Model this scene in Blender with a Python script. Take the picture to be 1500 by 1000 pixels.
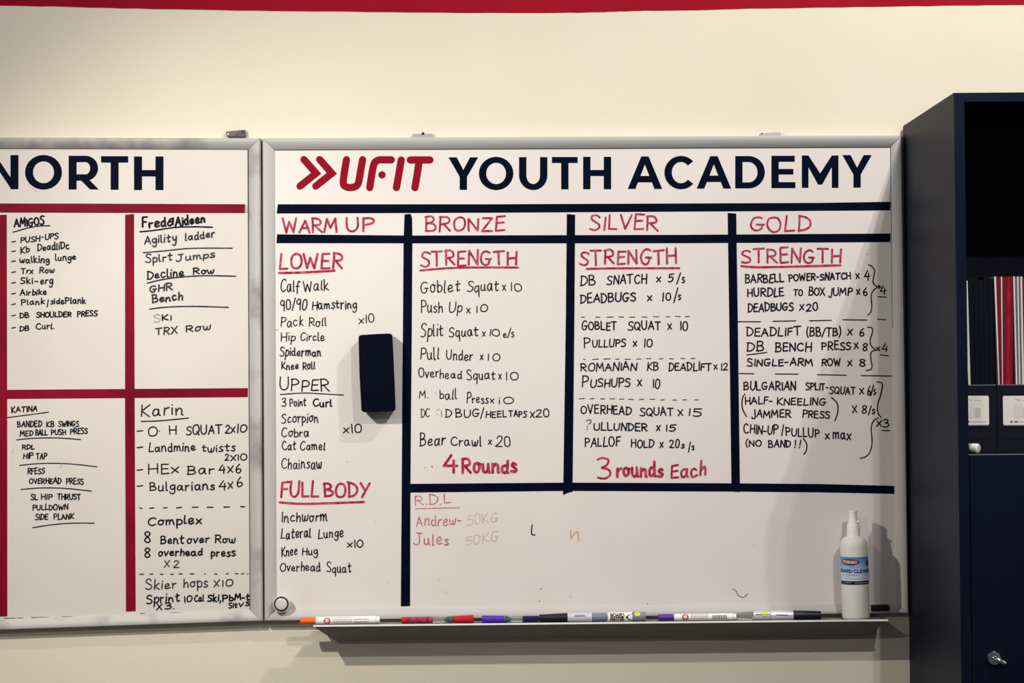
import bpy, bmesh, math, random
from mathutils import Vector, Matrix, Euler
random.seed(7)
for o in list(bpy.data.objects): bpy.data.objects.remove(o)
SC = bpy.context.scene
COL = SC.collection

# ------------------------------------------------------------------ camera
S = 0.00128                      # metres per photo pixel on the wall plane
F = 2750.0                       # focal length in pixels of the 1500 px wide frame
DIST = F * S
Z0 = 1.45                        # camera height
PITCH = math.atan(60.0 / F); ROLL = math.radians(-0.45)
cam_d = bpy.data.cameras.new('camera'); cam = bpy.data.objects.new('camera', cam_d)
COL.objects.link(cam); SC.camera = cam
cam_d.sensor_width = 36.0; cam_d.lens = F / 1500 * 36.0; cam_d.clip_start = 0.05
cam.location = (0, -DIST, Z0)
RM = Matrix.Rotation(math.pi / 2 + PITCH, 3, 'X') @ Matrix.Rotation(ROLL, 3, 'Z')
cam.rotation_euler = RM.to_euler()

def P(px, py, d=0.0):
    """point of the plane d metres in front of the wall that the photo shows at (px, py)"""
    v = RM @ Vector(((px - 750) / F, (500 - py) / F, -1.0))
    t = (DIST - d) / v.y
    return Vector((v.x * t, -d, Z0 + v.z * t))

# ------------------------------------------------------------------ world, lamps, exposure
w = bpy.data.worlds.new('room_light'); SC.world = w; w.use_nodes = True
w.node_tree.nodes['Background'].inputs[0].default_value = (0.80, 0.84, 1.0, 1)
w.node_tree.nodes['Background'].inputs[1].default_value = 0.075
SC.view_settings.view_transform = 'Standard'; SC.view_settings.look = 'None'
SC.view_settings.exposure = 0.0; SC.view_settings.gamma = 1.0; SC.view_settings.use_curve_mapping = False

def lamp(name, x, y, out, watts, radius, col):
    l = bpy.data.lights.new(name, 'POINT'); l.energy = watts; l.shadow_soft_size = radius; l.color = col
    o = bpy.data.objects.new(name, l); COL.objects.link(o)
    o.location = ((x - 750) * S, -out * S, Z0 - (y - 560) * S)
    return o
lamp('ceiling_lamp_right', 1733, -965, 930, 66, 0.014, (1.0, 0.97, 0.94))
lamp('ceiling_lamp_right', 1676, -965, 930, 50, 0.014, (1.0, 0.97, 0.94))
lamp('ceiling_lamp_far_right', 1548, -771, 2000, 58, 0.02, (1.0, 0.975, 0.965))
lamp('ceiling_lamp_far_right', 1602, -771, 2000, 58, 0.02, (1.0, 0.975, 0.965))
lamp('ceiling_lamp_rear', -1030, -800, 3400, 90, 0.08, (1.0, 0.97, 0.92))
tk = lamp('track_spot_left', -130, -60, 950, 92, 0.016, (1.0, 0.97, 0.89))
tk.data.type = 'SPOT'; tk = bpy.data.lights[tk.data.name]; tk.spot_size = math.radians(92); tk.spot_blend = 1.0
_o = [o for o in bpy.data.objects if o.name == 'track_spot_left'][0]
_o.rotation_euler = (Vector((-0.05, 0, 0.9)) - _o.location).to_track_quat('-Z', 'Y').to_euler()

# ------------------------------------------------------------------ materials
def mat(name, col, rough=0.5, metal=0.0, var=0.0, vscale=8.0, col2=None, stretch=None, bump=0.0, bscale=60.0,
        coat=0.0, trans=0.0, alpha=1.0, spec=0.5, lo=0.35, hi=0.65, detail=3.0, ior=1.45):
    m = bpy.data.materials.new(name); m.use_nodes = True
    nt = m.node_tree; b = nt.nodes['Principled BSDF']
    b.inputs['Base Color'].default_value = (*col, 1); b.inputs['Roughness'].default_value = rough
    b.inputs['Metallic'].default_value = metal; b.inputs['Coat Weight'].default_value = coat
    b.inputs['Transmission Weight'].default_value = trans; b.inputs['Alpha'].default_value = alpha
    b.inputs['Specular IOR Level'].default_value = spec; b.inputs['IOR'].default_value = ior
    if col2 or bump:
        tc = nt.nodes.new('ShaderNodeTexCoord'); mp = nt.nodes.new('ShaderNodeMapping')
        nt.links.new(tc.outputs['Object'], mp.inputs[0])
        if stretch: mp.inputs['Scale'].default_value = stretch
    if col2:
        n = nt.nodes.new('ShaderNodeTexNoise'); n.inputs['Scale'].default_value = vscale; n.inputs['Detail'].default_value = detail
        nt.links.new(mp.outputs[0], n.inputs['Vector'])
        r = nt.nodes.new('ShaderNodeValToRGB'); r.color_ramp.elements[0].position = lo; r.color_ramp.elements[1].position = hi
        r.color_ramp.elements[0].color = (*col, 1); r.color_ramp.elements[1].color = (*col2, 1)
        nt.links.new(n.outputs['Fac'], r.inputs[0]); nt.links.new(r.outputs[0], b.inputs['Base Color'])
    if bump:
        n2 = nt.nodes.new('ShaderNodeTexNoise'); n2.inputs['Scale'].default_value = bscale
        nt.links.new(mp.outputs[0], n2.inputs['Vector'])
        bp = nt.nodes.new('ShaderNodeBump'); bp.inputs['Strength'].default_value = bump; bp.inputs['Distance'].default_value = 0.002
        nt.links.new(n2.outputs['Fac'], bp.inputs['Height']); nt.links.new(bp.outputs[0], b.inputs['Normal'])
    return m
def C8(r, g, b):
    f = lambda c: (c / 255 / 12.92) if c / 255 <= .04045 else ((c / 255 + .055) / 1.055) ** 2.4
    return (f(r), f(g), f(b))

M_wall = mat('cream_wall_paint', C8(227, 219, 199), 0.75, col2=C8(224, 215, 194), vscale=2.5, bump=0.12, bscale=120, spec=0.2)
M_band = mat('red_wall_paint', C8(156, 12, 36), 0.7, col2=C8(148, 10, 34), vscale=6, bump=0.1, bscale=90, spec=0.1)
M_ceil = mat('dark_ceiling_paint', (0.10, 0.10, 0.11), 0.9)  # unseen ceiling, made dark so the lamps bounce little off it
M_floor = mat('dark_rubber_floor', (0.05, 0.05, 0.055), 0.7, bump=0.3, bscale=200)
M_panel = mat('white_enamel_board', C8(226, 219, 213), 0.35, col2=C8(223, 215, 209), vscale=5, coat=0.0, spec=0.25)
M_panel2 = mat('white_enamel_board_used', C8(214, 207, 199), 0.35, col2=C8(209, 201, 193), vscale=4, spec=0.25)
M_alu = mat('satin_aluminium', C8(188, 185, 182), 0.6, 0.05, bump=0.05, bscale=300, stretch=(0.05, 1, 1), spec=0.2)
M_alud = mat('smudged_aluminium', C8(188, 183, 178), 0.6, 0.05, col2=C8(128, 118, 124), vscale=11, lo=0.5, hi=0.72, detail=6, spec=0.2)
M_traym = mat('tray_aluminium', C8(120, 122, 118), 0.55, 0.0, spec=0.2)
M_lip = mat('bright_tray_edge', C8(250, 248, 240), 0.4)
M_shade = mat('painted_rail_shade', C8(60, 58, 66), 0.7)  # colour of the painted shade line along the frame rails
M_navy = mat('navy_tape', C8(4, 12, 34), 0.6, col2=C8(3, 9, 28), vscale=20, spec=0.04)
M_red = mat('red_tape', C8(130, 12, 36), 0.55, col2=C8(98, 8, 28), vscale=6, lo=0.4, hi=0.75, spec=0.08)
M_vnavy = mat('navy_vinyl', C8(3, 12, 34), 0.6, spec=0.04)
M_vred = mat('red_vinyl', C8(140, 12, 34), 0.55, spec=0.06)
M_ink = mat('black_marker_ink', C8(18, 18, 28), 0.6, spec=0.1)
M_inkg = mat('worn_black_marker_ink', C8(30, 28, 36), 0.6, col2=C8(70, 66, 70), vscale=160, spec=0.1)
M_faint = mat('erased_black_marker_ink', C8(120, 112, 112), 0.6, col2=C8(195, 186, 178), vscale=180, spec=0.1)
M_rink = mat('red_marker_ink', C8(160, 28, 58), 0.6, col2=C8(198, 92, 112), vscale=140, lo=0.42, hi=0.75, spec=0.1)
M_rink2 = mat('rubbed_red_marker_ink', C8(178, 78, 84), 0.6, col2=C8(206, 138, 136), vscale=160, spec=0.1)
M_rink3 = mat('nearly_erased_red_ink', C8(200, 176, 168), 0.6, col2=C8(218, 202, 194), vscale=200, spec=0.1)
M_smear = mat('faint_ink_smear', C8(218, 203, 198), 0.6, col2=C8(223, 212, 204), vscale=60, spec=0.1)
M_orink = mat('orange_marker_ink', C8(206, 150, 104), 0.6, spec=0.1)
M_cab = mat('black_powder_coated_steel', C8(8, 14, 31), 0.50, col2=C8(7, 12, 30), vscale=3, bump=0.05, bscale=400, spec=0.2)
M_cab.node_tree.nodes['Principled BSDF'].inputs['Specular Tint'].default_value = (0.62, 0.70, 1.0, 1)
M_cabin = mat('black_cabinet_interior', C8(8, 13, 30), 0.6, spec=0.15)
M_edge = mat('grey_edge', C8(120, 122, 130), 0.4, 0.3)  # grey for the thin front edges of shelf, boxes and card lips
M_box = mat('black_file_box_board', C8(10, 14, 30), 0.6, spec=0.2)
M_boxr = mat('black_embossed_ridge', C8(30, 34, 48), 0.5, spec=0.4)
M_paper = mat('white_paper_card', C8(232, 226, 222), 0.7)
M_pgrey = mat('grey_print', C8(198, 194, 194), 0.7)
M_pgrey2 = mat('pale_grey_print', C8(221, 215, 212), 0.7)
M_pgreen = mat('green_grey_print', C8(200, 204, 198), 0.7)
M_pdark = mat('dark_print', C8(112, 108, 114), 0.7)
M_black = mat('black_plastic', C8(14, 18, 32), 0.45)
M_felt = mat('eraser_body_black', C8(4, 9, 26), 0.8, spec=0.06)
M_felt2 = mat('eraser_felt', C8(20, 22, 34), 0.95, bump=0.6, bscale=500, spec=0.1)
M_chrome = mat('chrome', (0.8, 0.8, 0.82), 0.12, 1.0)
M_brk = mat('dark_weathered_steel', C8(96, 92, 88), 0.45, 0.4, col2=C8(60, 58, 58), vscale=90)
M_brkl = mat('light_steel', C8(176, 176, 174), 0.4, 0.4)
M_wplas = mat('white_plastic', C8(240, 238, 232), 0.42, spec=0.4)
M_bottle = mat('white_bottle_plastic', C8(228, 225, 214), 0.45, spec=0.4)
M_orange = mat('orange_plastic', C8(240, 100, 30), 0.35)
M_rcap = mat('red_plastic', C8(190, 26, 40), 0.3)
M_purp = mat('violet_plastic', C8(76, 44, 180), 0.35)
M_purp2 = mat('deep_purple_plastic', C8(84, 40, 140), 0.35)
M_cone = mat('grey_green_plastic', C8(70, 92, 100), 0.3)
M_blue = mat('blue_ink_barrel', C8(24, 34, 84), 0.25, col2=C8(16, 22, 56), vscale=200)
M_redink = mat('red_ink_barrel', C8(132, 24, 52), 0.2, col2=C8(182, 80, 100), vscale=160)
M_clear = mat('clear_plastic', (0.93, 0.92, 0.90), 0.08, trans=0.85, ior=1.2)
M_silver = mat('silver_label', C8(205, 206, 212), 0.35, 0.2)
M_slate = mat('slate_grey_plastic', C8(120, 124, 146), 0.35)
M_yel = mat('yellow_green_plastic', C8(206, 214, 40), 0.35)
M_logo = mat('crimson_logo_print', C8(176, 24, 48), 0.5)
M_lblue = mat('blue_label_print', C8(92, 140, 214), 0.45)
M_lnavy = mat('navy_label_print', C8(16, 22, 52), 0.45)
M_ldred = mat('dark_red_label_print', C8(110, 20, 36), 0.45)
M_mag = mat('translucent_magnet_plastic', C8(214, 210, 202), 0.25, spec=0.6)
M_magr = mat('dark_magnet_ring', C8(44, 44, 62), 0.3)
M_frd = mat('red_folder', C8(176, 24, 38), 0.3, col2=C8(140, 16, 34), vscale=40, spec=0.5)
M_frd2 = mat('maroon_folder', C8(112, 14, 36), 0.35, spec=0.5)
M_sheet = mat('white_paper_stack', C8(214, 208, 198), 0.6)
M_grey = mat('grey_folder', C8(92, 96, 106), 0.5)
M_fblk = mat('black_folder', C8(5, 8, 24), 0.6, spec=0.12)
# the bottle label: white print fading to blue towards the top edge
M_label = mat('graduated_label_print', C8(200, 214, 236), 0.4)
nt = M_label.node_tree; tc = nt.nodes.new('ShaderNodeTexCoord'); sx = nt.nodes.new('ShaderNodeSeparateXYZ'); rp = nt.nodes.new('ShaderNodeValToRGB')
nt.links.new(tc.outputs['Generated'], sx.inputs[0]); nt.links.new(sx.outputs['Z'], rp.inputs[0]); nt.links.new(rp.outputs[0], nt.nodes['Principled BSDF'].inputs['Base Color'])
rp.color_ramp.elements[0].position = 0.1; rp.color_ramp.elements[0].color = (*C8(206, 214, 228), 1)
rp.color_ramp.elements[1].position = 0.95; rp.color_ramp.elements[1].color = (*C8(82, 128, 200), 1)
e = rp.color_ramp.elements.new(0.5); e.color = (*C8(164, 190, 226), 1)

# ------------------------------------------------------------------ helpers
def tag(o, label=None, cat=None, group=None, kind=None):
    if label: o['label'] = label
    if cat: o['category'] = cat
    if group: o['group'] = group
    if kind: o['kind'] = kind
    return o
def empty(name, loc=(0, 0, 0)):
    o = bpy.data.objects.new(name, None); o.empty_display_size = 0.02; COL.objects.link(o); o.location = loc
    return o
def link(name, me, m, parent=None, smooth=False):
    me.materials.append(m)
    if smooth:
        for p in me.polygons: p.use_smooth = True
    o = bpy.data.objects.new(name, me); COL.objects.link(o)
    if parent is not None:
        o.parent = parent
        chain = Vector((0, 0, 0)); q = parent
        while q is not None: chain += q.location; q = q.parent
        o.location = -chain
    return o
def recentre(o):
    """move a root mesh's origin to its own middle so that the object stands where it is"""
    me = o.data; c = Vector((0, 0, 0))
    for v in me.vertices: c += v.co
    c /= len(me.vertices)
    for v in me.vertices: v.co -= c
    o.location += c
    return o
def mesh(name, V, Fc, m, parent=None, smooth=False, doubles=False):
    me = bpy.data.meshes.new(name); me.from_pydata([tuple(v) for v in V], [], Fc)
    bm = bmesh.new(); bm.from_mesh(me)
    if doubles: bmesh.ops.remove_doubles(bm, verts=bm.verts, dist=1e-6)
    bmesh.ops.recalc_face_normals(bm, faces=bm.faces); bm.to_mesh(me); bm.free()
    return link(name, me, m, parent, smooth)
def box(name, lo, hi, m, parent=None, bev=0.0, seg=2):
    bm = bmesh.new(); bmesh.ops.create_cube(bm, size=1.0)
    lo = Vector(lo); hi = Vector(hi)
    for v in bm.verts:
        v.co = Vector([(lo[i] + hi[i]) / 2 + v.co[i] * (hi[i] - lo[i]) for i in range(3)])
    if bev: bmesh.ops.bevel(bm, geom=list(bm.edges), offset=bev, segments=seg, affect='EDGES', profile=0.6)
    me = bpy.data.meshes.new(name); bm.to_mesh(me); bm.free()
    return link(name, me, m, parent)
def extrude_px(name, pts, d0, d1, m, parent=None, bev=0.0, seg=2, ref=None):
    """outline given in photo pixels read at depth ref (default d1), extruded square to the wall"""
    r = d1 if ref is None else ref
    W = [P(x, y, r) for x, y in pts]; n = len(W)
    V = [Vector((p.x, -d0, p.z)) for p in W] + [Vector((p.x, -d1, p.z)) for p in W]
    Fc = [list(range(n))[::-1], list(range(n, 2 * n))] + [[i, (i + 1) % n, n + (i + 1) % n, n + i] for i in range(n)]
    o = mesh(name, V, Fc, m, parent)
    if bev:
        bm = bmesh.new(); bm.from_mesh(o.data)
        ed = [e for e in bm.edges if all(abs(v.co.y + d1) < 1e-6 for v in e.verts)]
        bmesh.ops.bevel(bm, geom=ed, offset=bev, segments=seg, affect='EDGES', profile=0.6); bm.to_mesh(o.data); bm.free()
    return o
def round_poly(pts, r, n=5):
    out = []; N = len(pts)
    for i in range(N):
        p = Vector(pts[i]); a = (Vector(pts[i - 1]) - p).normalized(); b = (Vector(pts[(i + 1) % N]) - p).normalized()
        s = p + a * r; e_ = p + b * r
        for k in range(n + 1):
            t = k / n; q = s * (1 - t) ** 2 + p * 2 * t * (1 - t) + e_ * t ** 2
            out.append((q.x, q.y))
    return out
def lathe(name, prof, a, b, m, parent=None, n=28, smooth=True):
    """prof: (t in metres along a->b, radius)"""
    a = Vector(a); ax = (Vector(b) - a).normalized()
    u = ax.cross(Vector((0, 1, 0.01))).normalized(); v = ax.cross(u)
    V = []; Fc = []
    for t, r in prof:
        for k in range(n):
            th = 2 * math.pi * k / n; V.append(a + ax * t + (u * math.cos(th) + v * math.sin(th)) * r)
    for i in range(len(prof) - 1):
        for k in range(n): Fc.append([i * n + k, i * n + (k + 1) % n, (i + 1) * n + (k + 1) % n, (i + 1) * n + k])
    Fc.append(list(range(n))[::-1]); Fc.append([(len(prof) - 1) * n + k for k in range(n)])
    o = mesh(name, V, Fc, m, parent, smooth)
    if smooth:
        o.data.set_sharp_from_angle(angle=math.radians(40))
    return o

# ------------------------------------------------------------------ strokes and the hand-lettered alphabet
def crom(pts, n=5):
    if len(pts) < 3: return pts
    p = [pts[0]] + pts + [pts[-1]]; out = []
    for i in range(1, len(p) - 2):
        a, b, c, d = [Vector(q) for q in p[i - 1:i + 3]]
        for k in range(n):
            t = k / n
            q = 0.5 * ((2 * b) + (c - a) * t + (2 * a - 5 * b + 4 * c - d) * t * t + (3 * b - a - 3 * c + d) * t ** 3)
            out.append((q.x, q.y))
    out.append(tuple(pts[-1])); return out
class Ink:
    count = 0
    def __init__(s, mapper): s.V = []; s.F = []; s.map = mapper; Ink.count += 7; s.k = Ink.count % 61
    def poly(s, pts):
        b = len(s.V); s.k += 1
        for x, y in pts: s.V.append(s.map(x, y, s.k))
        s.F.append(list(range(b, b + len(pts))))
    def ribbon(s, pts, w, cap=True, miter=False, taper=0.0):
        P2 = [Vector(p) for p in pts]
        q = [P2[0]]
        for p in P2[1:]:
            if (p - q[-1]).length > 1e-4: q.append(p)
        if len(q) < 2: q = [q[0], q[0] + Vector((0.01, 0))]
        # break at sharp corners so that each piece keeps its width
        runs = [[q[0]]]
        for i in range(1, len(q)):
            runs[-1].append(q[i])
            if not miter and i < len(q) - 1:
                a = (q[i] - q[i - 1]).normalized(); b = (q[i + 1] - q[i]).normalized()
                if a.dot(b) < 0.55: runs.append([q[i]])
        for r in runs:
            s.k += 1; n = len(r); L = []; R = []
            for i, p in enumerate(r):
                a = (r[i] - r[i - 1]).normalized() if i else None
                b = (r[i + 1] - r[i]).normalized() if i < n - 1 else None
                if a is None: t = b; f = 1
                elif b is None: t = a; f = 1
                else:
                    t = (a + b).normalized(); f = 1 / max(0.35, t.dot(a))
                nn = Vector((-t.y, t.x)); ww = w / 2 * f
                if taper: ww *= 1 + taper * math.sin(i * 1.3 + s.k)
                L.append(p + nn * ww); R.append(p - nn * ww)
            b0 = len(s.V)
            for i, (l_, r_) in enumerate(zip(L, R)):      # each stroke rises by microns along its length, so that ink crossing itself never lies in one plane
                s.V.append(s.map(l_.x, l_.y, s.k + i * .5)); s.V.append(s.map(r_.x, r_.y, s.k + i * .5))
            s.k += math.ceil(n * .5)
            for i in range(n - 1): s.F.append([b0 + 2 * i, b0 + 2 * i + 1, b0 + 2 * i + 3, b0 + 2 * i + 2])
            if cap:
                for end, other in ((r[0], r[1]), (r[-1], r[-2])):
                    d = (end - other).normalized(); nn = Vector((-d.y, d.x)); s.k += 0
                    s.poly([(end + nn * (w / 2) * math.cos(a) + d * (w / 2) * math.sin(a))[:] for a in [math.pi * j / 6 for j in range(7)]])
    def build(s, name, m, parent=None):
        me = bpy.data.meshes.new(name); me.from_pydata([tuple(v) for v in s.V], [], s.F); me.update()
        # every piece faces the room
        bm = bmesh.new(); bm.from_mesh(me); bm.normal_update()
        for f in bm.faces:
            if f.normal.y > 0: f.normal_flip()
        bm.to_mesh(me); bm.free()
        return link(name, me, m, parent)
def wall_map(d):
    return lambda x, y, k: P(x, y, d + 0.00025 + (k % 193) * 0.000004)

G = {
'A': "0,0 3.2,10 6.4,0|1.2,3.6 5.6,3.6", 'B': "0.6,0 0.5,10|~0.2,9.8 3.4,9.9 5,8 3.8,5.8 1,5.2|~1,5.2 4.5,4.9 6,2.6 4.5,.4 .3,0",
'C': "~6,8.6 4.2,9.9 1.8,9 .3,5.5 .8,2 3,0 5.2,.4 6.3,1.6", 'D': "0.6,0 0.6,9.8|~0,9.9 3.4,9.3 6,6.8 6,3.4 3.6,.6 .3,0",
'E': "5,9.8 .5,9.6 .4,0 5.2,.2|.5,5.2 4.5,5.3", 'F': "5,9.8 .5,9.6 .5,0|.5,5.2 4.2,5.3",
'G': "~6,8.8 4,9.9 1.6,8.8 .3,5.2 1,1.5 3.2,0 5.4,1 5.8,4|3.4,4.2 6.8,4.3", 'H': "0.5,10 .5,0|6,10 6,0|.5,5 6,5.2", 'I': "0.8,10 .8,0",
'J': "~4.6,10 4.7,3 3.6,.2 1.4,-.4 0,1.4|2.2,9.9 6.6,9.9", 'j': "~3.4,10 3.6,1 2.6,-2 .6,-1.6 .3,0",
'K': ".5,10 .5,0|5.6,10 .7,4.4 6,0", 'L': ".5,10 .4,0 5,.2", 'M': "0,0 1,10 3.8,3.2 6.6,10 7.8,0", 'N': ".3,0 .6,10 5.8,0 6,10",
'O': "~3.4,10 1.2,8.8 .2,5.2 1.2,1.2 3.6,0 6,1.6 6.8,5.4 5.6,9 3.2,10", 'P': ".6,0 .6,10|~.2,9.6 3.6,9.9 5.6,8 5,5.6 .8,4.6",
'Q': "~3.4,10 1.2,8.8 .2,5.2 1.2,1.2 3.6,0 6,1.6 6.8,5.4 5.6,9 3.2,10|4.2,2.6 7,-1.2",
'R': ".6,0 .6,10|~.2,9.6 3.6,9.9 5.6,8 5,5.6 .8,4.8|2.2,4.8 6.2,0", 'S': "~5.6,8.8 3.8,10 1.4,9.4 .9,7.2 3,5.4 5.2,3.8 5.2,1.2 3,0 .2,.8",
'T': "0,9.8 6.6,10|3.2,9.8 3.2,0", 'U': "~.4,10 .3,4 1.2,.8 3.2,0 5.2,1.2 6,4 6.2,10", 'V': "0,10 3,0 6,10", 'W': "0,10 2,0 4.2,7.5 6.4,0 8.6,10",
'X': "0,10 6,0|6,10 0,0", 'Y': "0,10 3,5|6.2,10 1.8,-.4", 'Z': ".2,9.8 5.6,9.8 .2,0 6,.2",
'0': "~2.8,10 1,8.8 .3,5.2 1,1.2 3,0 4.9,1.6 5.5,5.4 4.6,9 2.6,10", '1': ".8,10 .8,0", '2': "~.4,8 1.8,9.9 4.4,9.4 5,7.2 3.2,3.6 .2,.2|.2,.2 5.8,.2",
'3': "~.4,9 2.4,10 4.6,8.8 4.2,6.4 2,5.4|~2,5.4 4.8,4.4 5.2,1.8 3,0 .2,.8", '4': "3.4,10 0,3.4 6,3.6|4.6,7 4.4,-.6",
'5': "5.4,10 1,9.8 .8,5.8|~.8,5.8 3.6,6.2 5.2,4 4.4,1 2.2,0 .2,.8", '6': "~4,10 1.4,7 .3,3.4 1.4,.4 3.8,.2 5,2.4 3.8,4.6 1.4,4.2 .5,3",
'8': "~4.8,8.6 3,10 .9,8.8 1.2,6.8 3.8,4.4 4.8,2 2.8,0 .6,1.4 1,3.8 4,6.2 4.9,8.4", '9': "~4.6,9 2.6,10 .4,8.4 .8,6 3,5.4 4.6,7.4 4.6,9 4.2,0",
'a': "~4.2,5.5 2.4,6 .7,4.6 .5,1.8 1.8,.1 3.6,1.4 4.4,5.2|4.5,5.8 4.6,1 5.6,.1", 'b': ".5,10 .5,0|~.5,4 2.2,5.9 4.4,4.6 4.4,1.4 2.4,0 .5,.8",
'c': "~4.2,5.2 2.6,6 .8,4.8 .5,2 1.8,.1 4.8,1", 'd': "~4.2,5 2.2,5.9 .5,4 .9,.8 2.6,.1 4.2,2|4.4,10 4.4,.6 5,.1",
'e': "~.5,2.8 3.4,3.2 4.2,4.8 2.8,6 .9,4.8 .6,1.6 2.2,.1 4.9,1.2", 'f': "~5,9 3.8,10 2.4,8.8 2,4 1.8,-.8|.2,5.6 4,5.8",
'g': "~4.4,5.2 2.4,6 .6,4.4 1,1.4 2.6,.9 4.2,3|~4.5,5.9 4.6,0 3.8,-3.6 1.6,-4 .2,-2.6", 'h': ".5,10 .4,0|~.5,3.4 2.4,5.9 4.1,4.8 4.3,0",
'i': ".6,6 .6,0|.8,8.6 .95,9", 'k': ".5,10 .5,0|4,6.2 .7,3 4.6,0", 'l': "~.6,10 .5,1.6 1,.2 1.8,.3",
'm': ".4,6 .4,0|~.5,3.6 2,5.8 3.2,4.8 3.3,0|~3.4,3.6 5,5.8 6.2,4.8 6.5,.6 7.2,.1", 'n': ".4,6 .4,0|~.5,3.4 2.4,5.9 4,4.6 4.2,.6 5,.1",
'o': "~2.4,6 .7,4.8 .5,1.6 2,0 4,1 4.4,4 2.8,6 3.4,5.6 5,5.4", 'p': ".6,6.2 .4,-4|~.5,4 2.2,5.9 4.4,4.6 4.4,1.4 2.4,0 .5,.8",
'q': "~4.2,5.2 2.2,5.9 .5,4 .9,.9 2.6,.2 4.2,2.4|4.4,6 4.8,-4.4", 'r': ".5,6 .5,0|~.5,3.2 1.6,5.2 3.6,5.8",
's': "~3.8,5.4 2,6 .8,4.8 2.2,3.2 3.8,1.8 2.6,.1 .2,.5", 't': "~2,9 1.9,1.4 3,.1 4.2,.8|.2,6 4.4,6.4",
'u': "~.4,6 .5,1.6 1.8,.1 3.8,1.6 4.2,6|4.2,6 4.3,1 5,.1", 'v': "0,6 1.8,0 4.2,6", 'w': "~0,6 .8,.6 2.6,.6 3.2,4.6 3.6,.6 5.4,.6 6.2,6",
'x': "0,6 4.2,0|4.4,6.2 0,-.2", 'y': "~.4,6 .8,2.6 2.4,1.6 4.2,3.6|~4.4,6 4.3,0 3.2,-3.8 .8,-3.6",
'-': "0,4 3.4,4.2", '/': "0,-1 3.4,11", '.': "0.3,.2 .6,.4", ',': "~.9,.8 .8,-.6 0,-2", '(': "~2,11.5 .4,7 .4,3 2,-1.5", ')': "~.2,11.5 1.8,7 1.8,3 .2,-1.5",
'!': "1,10.5 .6,3|.5,.2 .6,.5", '?': "~.4,8.4 2,10 4,9.2 4,7 2.4,5.4|1.2,3.4 1.2,2.6|1.2,.4 1.2,.8",
'&': "~5.4,9.4 3,8.6 1.4,6.4 3.4,5.4 .8,4.2 .6,1.4 3.2,.2 5.4,2.4 5.8,6|5.6,9.6 6,1.4",
'~': "0,5 4,0|4.2,5 0,0",
}
GP = {}
for k_, v_ in G.items():
    st = []; mx = 0
    for s_ in v_.split('|'):
        sm = s_.startswith('~'); pts = [tuple(float(c) for c in q.split(',')) for q in s_.lstrip('~').split()]
        mx = max(mx, max(p[0] for p in pts)); st.append((sm, pts))
    GP[k_] = (mx, st)

def write(ink, text, x0, x1, y0, y1, h, w, jit=1.0, gap=1.9, slant=0.0):
    """fit text between x0 and x1, its base line running from y0 to y1, capitals h px tall"""
    tot = 0; adv = []
    for c in text:
        wd = 3.0 if c == ' ' else GP[c][0]
        adv.append((tot, wd)); tot += wd + gap
    tot -= gap
    sx = (x1 - x0) / max(tot, 0.1); sy = h / 10
    if len(text) == 1 and text in '1Il!.': sx = sy; tot = 0.8
    for c, (ox, wd) in zip(text, adv):
        if c == ' ': continue
        jy = random.uniform(-.35, .35) * jit * sy; js = 1 + random.uniform(-.06, .06) * jit; sh = slant + random.uniform(-.03, .05) * jit
        jr = random.uniform(-.02, .03) * jit
        for sm, pts in GP[c][1]:
            q = [(x + random.uniform(-.12, .12) * jit, y + random.uniform(-.15, .15) * jit) for x, y in pts]
            if sm: q = crom(q, 4)
            out = []
            for x, y in q:
                X = ox + x; yy = y * js + jy / sy + x * jr
                px = x0 + X * sx + yy * sy * sh
                t = (px - x0) / max(1, (x1 - x0)); py = y0 + (y1 - y0) * t - yy * sy
                out.append((px, py))
            ink.ribbon(out, w)

# ------------------------------------------------------------------ the room
WL, WR, ZT, YB = -3.2, 3.4, 3.9, -4.6
tag(box('wall_back', (WL, 0, 0), (WR, 0.12, ZT), M_wall), kind='structure')
tag(box('wall_right', (WR, YB, 0), (WR + .12, 0.12, ZT), M_wall), kind='structure')
tag(box('floor', (WL, YB, -0.1), (WR, 0.12, 0), M_floor), kind='structure')
tag(box('ceiling', (WL, YB, ZT), (WR + .12, 0.12, ZT + .1), M_ceil), kind='structure')
# the painted band above the boards, its lower edge cut in by hand (a coat of paint, 0.6 mm)
edge = [(-700, 2), (-200, 5), (0, 8.2), (90, 9.6), (180, 12), (300, 14.5), (420, 16.2), (520, 17.2), (620, 18.2), (750, 18.8), (850, 18.2), (900, 17), (935, 15.6),
        (1000, 15), (1100, 12.5), (1190, 11), (1300, 9.6), (1400, 8), (1500, 7), (1800, 4), (2400, 0)]
edge = [(x, y + random.uniform(-.35, .35)) for x, y in crom(edge, 5)]
W_ = [P(x, y, 0.0008) for x, y in edge]
V = [Vector((p.x, -0.0008, p.z)) for p in W_] + [Vector((p.x, -0.0008, 2.62)) for p in W_] + [Vector((p.x, 0.0, p.z)) for p in W_]
n = len(W_)
Fc = [[i, i + 1, n + i + 1, n + i] for i in range(n - 1)] + [[i, 2 * n + i, 2 * n + i + 1, i + 1] for i in range(n - 1)]
tag(mesh('trim_1', V, Fc, M_band), kind='structure')

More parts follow.
